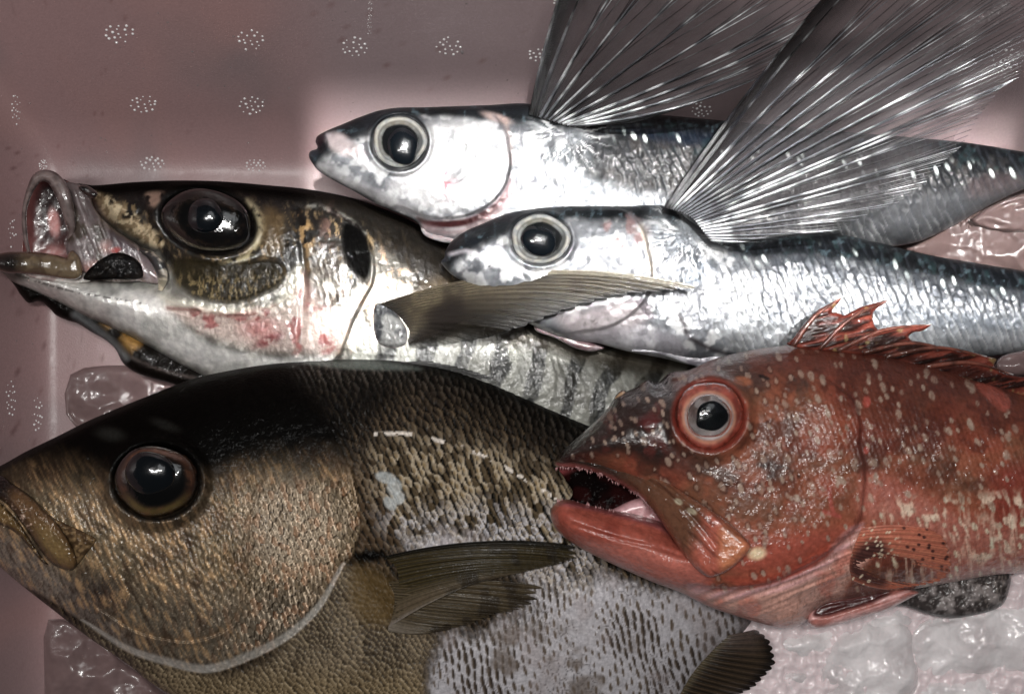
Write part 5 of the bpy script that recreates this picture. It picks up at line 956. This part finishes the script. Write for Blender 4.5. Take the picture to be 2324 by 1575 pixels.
# spiny back fin
def c_rdor(x, y, d, f):
    n = fbm(x, y, 24, 3, 5); s_ = streak(x, y, -14, 70, 8, 3, 7); c = np.tile(lin((118, 52, 40)), (len(x), 1)); c = mix(c, (44, 27, 22), sm(.48, .60, s_) * .85 * sm(2, 10, d)); c = mix(c, (146, 70, 54), (1 - sm(.36, .50, s_)) * .8); c = mix(c, (150, 132, 84), sm(.66, .76, n) * .6); c = mix(c, (40, 22, 20), reg(x, y, [(1900, 790), (2000, 798), (2100, 810), (2200, 830), (2260, 850), (2200, 868), (2090, 830), (1980, 806)], 8) * .7)
    return dict(col=c, rough=.35, metal=0., dz=7 * (s_ - .5), alpha=1., coat=.35)
D_OUT = [(1785, 781), (1800, 768), (1813, 750), (1826, 734), (1838, 721), (1856, 704), (1874, 694), (1896, 682), (1914, 673), (1904, 686), (1894, 697), (1886, 708), (1896, 709), (1908, 713), (1916, 716), (1936, 706), (1958, 696), (1988, 688), (2019, 680), (2002, 692), (1988, 702), (1981, 712), (1982, 730), (1988, 743), (2000, 750), (2022, 746), (2048, 740), (2082, 738), (2114, 736), (2102, 746), (2088, 752), (2074, 754), (2062, 762), (2068, 772), (2092, 776), (2118, 782), (2145, 788), (2172, 796), (2205, 801), (2240, 809), (2262, 815), (2256, 829), (2268, 842), (2290, 850), (2330, 856), (2420, 860), (2420, 930), (2324, 900), (2260, 888), (2211, 874), (2150, 852), (2100, 838), (2050, 824), (1990, 812), (1900, 800), (1840, 795)]
def zd(x, y): return np.interp(x, [1785, 1900, 2100, 2420], [440, 444, 420, 388]) + 0 * y
pillow('dorsal_fin', D_OUT, zd, 9, 9, 7, 2.2, c_rdor, M['red'], red, n=3)
for (a, b) in (((1800, 786), (1914, 673)), ((1860, 792), (2019, 680)), ((1900, 796), (2114, 736)), ((1960, 800), (2172, 796)), ((2010, 810), (2240, 809)), ((2100, 832), (2300, 850))):
    mx, my = (a[0] + b[0]) / 2, (a[1] + b[1]) / 2; dx, dy = b[0] - a[0], b[1] - a[1]
    P = [(a[0], a[1], float(zd(a[0], 0)) + 8), (mx + dy * .09, my - dx * .09 * (1 if dy > -30 else .8), float(zd(mx, 0)) + 12), (b[0], b[1], float(zd(b[0], 0)) + 6)]
    tube('fin_spine', P, [6, 4.5, 1.2], [6, 4.5, 1.2], M['red'], red, lambda t, x, y, s: mix(mix(np.tile(lin((100, 56, 44)), (len(x), 1)), (140, 78, 62), sm(.4, .6, fbm(x, y, 20, 2, 3))), (236, 226, 220), sm(.93, .97, t)), nseg=8)

# ================================================================== ice
ice_m = bpy.data.materials.new('ice'); ice_m.use_nodes = True; N_ = ice_m.node_tree.nodes; L_ = ice_m.node_tree.links; b_ = N_['Principled BSDF']
b_.inputs['Base Color'].default_value = (*lin((250, 242, 243)), 1); b_.inputs['Coat Weight'].default_value = 1.; b_.inputs['Coat Roughness'].default_value = .04; b_.inputs['Roughness'].default_value = .15; b_.inputs['Transmission Weight'].default_value = .45; b_.inputs['IOR'].default_value = 1.31
b_.inputs['Subsurface Weight'].default_value = .35; b_.inputs['Subsurface Radius'].default_value = (.01, .009, .009)
g_ = N_.new('ShaderNodeNewGeometry'); t_ = N_.new('ShaderNodeTexNoise'); t_.inputs['Scale'].default_value = 130; t_.inputs['Detail'].default_value = 5; L_.new(g_.outputs['Position'], t_.inputs['Vector'])
bp_ = N_.new('ShaderNodeBump'); bp_.inputs['Strength'].default_value = .6; bp_.inputs['Distance'].default_value = .0025; L_.new(t_.outputs[0], bp_.inputs['Height']); L_.new(bp_.outputs[0], b_.inputs['Normal']); L_.new(bp_.outputs[0], b_.inputs['Coat Normal'])
mr_ = N_.new('ShaderNodeMapRange'); mr_.inputs[1].default_value = .35; mr_.inputs[2].default_value = .65; mr_.inputs[3].default_value = .0; mr_.inputs[4].default_value = .4; t2_ = N_.new('ShaderNodeTexNoise'); t2_.inputs['Scale'].default_value = 60; L_.new(g_.outputs['Position'], t2_.inputs['Vector']); L_.new(t2_.outputs[0], mr_.inputs[0]); L_.new(mr_.outputs[0], b_.inputs['Transmission Weight'])
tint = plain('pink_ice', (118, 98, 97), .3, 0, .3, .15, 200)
tint2 = plain('shaded_ice', (92, 76, 74), .3, 0, .4, .15, 200)  # darker copy of the pink ice, with shade put into its colour
def ice(poly, z0, H, Hb, label, seed, R=40):
    P = np.array(poly, float); cx, cy = P.mean(0)
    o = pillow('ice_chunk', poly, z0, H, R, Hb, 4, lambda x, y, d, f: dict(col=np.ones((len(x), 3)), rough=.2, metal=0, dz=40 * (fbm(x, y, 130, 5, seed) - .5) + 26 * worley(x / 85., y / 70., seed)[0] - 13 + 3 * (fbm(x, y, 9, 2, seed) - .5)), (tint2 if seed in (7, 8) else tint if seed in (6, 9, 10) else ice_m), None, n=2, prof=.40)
    ob = o.o; c = Vector(W(cx, cy, 0)); ob.data.transform(__import__('mathutils').Matrix.Translation(-c)); ob.location = c
    ob['label'] = label; ob['category'] = 'ice'; ob['group'] = 'chunks of ice in the fish box'; return o
ice([(1760, 1440), (1850, 1425), (1960, 1400), (2040, 1370), (2080, 1400), (2060, 1450), (1990, 1500), (1880, 1520), (1780, 1500)], 150, 60, 60, 'cloudy ice lump directly under the pale belly of the red fish', 1)
ice([(1880, 1470), (1920, 1420), (1990, 1400), (2060, 1410), (2080, 1480), (2090, 1560), (2040, 1640), (1940, 1650), (1870, 1590), (1860, 1520)], 170, 60, 90, 'rounded frosted ice chunk below the red fish, left of the large flat one', 2, 60)
ice([(2072, 1430), (2110, 1400), (2200, 1390), (2300, 1370), (2400, 1380), (2400, 1520), (2280, 1530), (2160, 1540), (2090, 1530), (2064, 1480)], 175, 55, 80, 'large flat ice chunk at the right edge under the dark frosty lump', 3, 60)
ice([(2060, 1560), (2180, 1530), (2300, 1520), (2420, 1510), (2420, 1680), (2200, 1690), (2060, 1670)], 160, 50, 80, 'pinkish clear ice chunk in the bottom right corner', 4, 60)
ice([(1640, 1560), (1740, 1530), (1830, 1500), (1900, 1540), (1930, 1620), (1850, 1690), (1680, 1690)], 130, 60, 70, 'ice chunk at the bottom edge beside the dark tail-side fin', 5)
ice([(2262, 818), (2290, 802), (2420, 790), (2420, 858), (2324, 853), (2284, 852), (2260, 838)], 330, 26, 200, 'small ice piece pressed against the spiny red fin at the right edge', 6, 26)
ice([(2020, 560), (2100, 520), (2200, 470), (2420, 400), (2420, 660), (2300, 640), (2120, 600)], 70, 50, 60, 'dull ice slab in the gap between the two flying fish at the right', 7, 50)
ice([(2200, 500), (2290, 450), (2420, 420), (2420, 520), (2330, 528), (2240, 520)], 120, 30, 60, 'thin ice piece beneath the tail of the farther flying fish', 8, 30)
ice([(160, 850), (230, 830), (330, 832), (420, 840), (460, 900), (380, 960), (200, 980), (150, 940)], 10, 12, 10, 'flat ice slab between the gaping fish and the brown forehead at the left', 9, 40)
ice([(110, 1405), (180, 1420), (280, 1500), (380, 1575), (420, 1660), (250, 1690), (120, 1640), (100, 1500)], 10, 24, 10, 'ice slab under the throat of the brown fish in the bottom left corner', 10, 40)
# crushed ice bed between the chunks
gx = np.arange(1500, 2560, 5.); gy = np.arange(1290, 1760, 5.); X, Y = np.meshgrid(gx, gy)
w_, i_ = worley(X / 26., Y / 26., 3); Zs = 190 + 34 * (fbm(X, Y, 130, 3, 3) - .4) + 14 * w_ + 10 * i_ + 5 * fbm(X, Y, 14, 2, 9)
r_, c_ = X.shape; idx = np.arange(r_ * c_).reshape(r_, c_); F = np.stack([idx[1:, :-1].ravel(), idx[1:, 1:].ravel(), idx[:-1, 1:].ravel(), idx[:-1, :-1].ravel()], 1)
slush = plain('slush', (236, 220, 222), .25, 0, .6, .4, 420, sss=.3)
o = mesh('crushed_ice', W(X.ravel(), Y.ravel(), Zs.ravel()), F, slush); o['label'] = 'bed of crushed pinkish ice between the big chunks at the lower right'; o['category'] = 'ice'; o['kind'] = 'stuff'
# the dark frosty lump showing under the red belly
def fro(x, y, d, f):
    w_, i_ = worley(x / 7., y / 7., 4); n = fbm(x, y, 20, 3, 6); s_ = streak(x, y, 80, 16, 3, 2, 8); c = np.tile(lin((80, 71, 69)), (len(x), 1)); c = mix(c, (164, 154, 152), sm(.45, .66, n) * .7 + .5 * (1 - sm(.1, .4, w_)) * (i_ > .6)); c = mix(c, (26, 22, 20), 1 - sm(0, 12, d)); c = mix(c, (150, 138, 130), sm(.6, .75, s_) * sm(2180, 2260, x) * .6)
    return dict(col=c, rough=.4, metal=0., dz=10 * (n - .5) + 5 * (1 - w_) * i_)
o = pillow('frozen_fish_skin', [(2030, 1370), (2060, 1330), (2200, 1290), (2290, 1290), (2290, 1340), (2270, 1376), (2200, 1398), (2150, 1402), (2100, 1392), (2060, 1378)], 236, 26, 30, 50, 2.6, fro, M['jack'], None)
o.o['label'] = 'dark frosted piece of fish skin lying on the ice under the red belly'; o.o['category'] = 'fish skin'
c0 = Vector(W(2160, 1350, 236)); o.o.data.transform(__import__('mathutils').Matrix.Translation(-c0)); o.o.location = c0
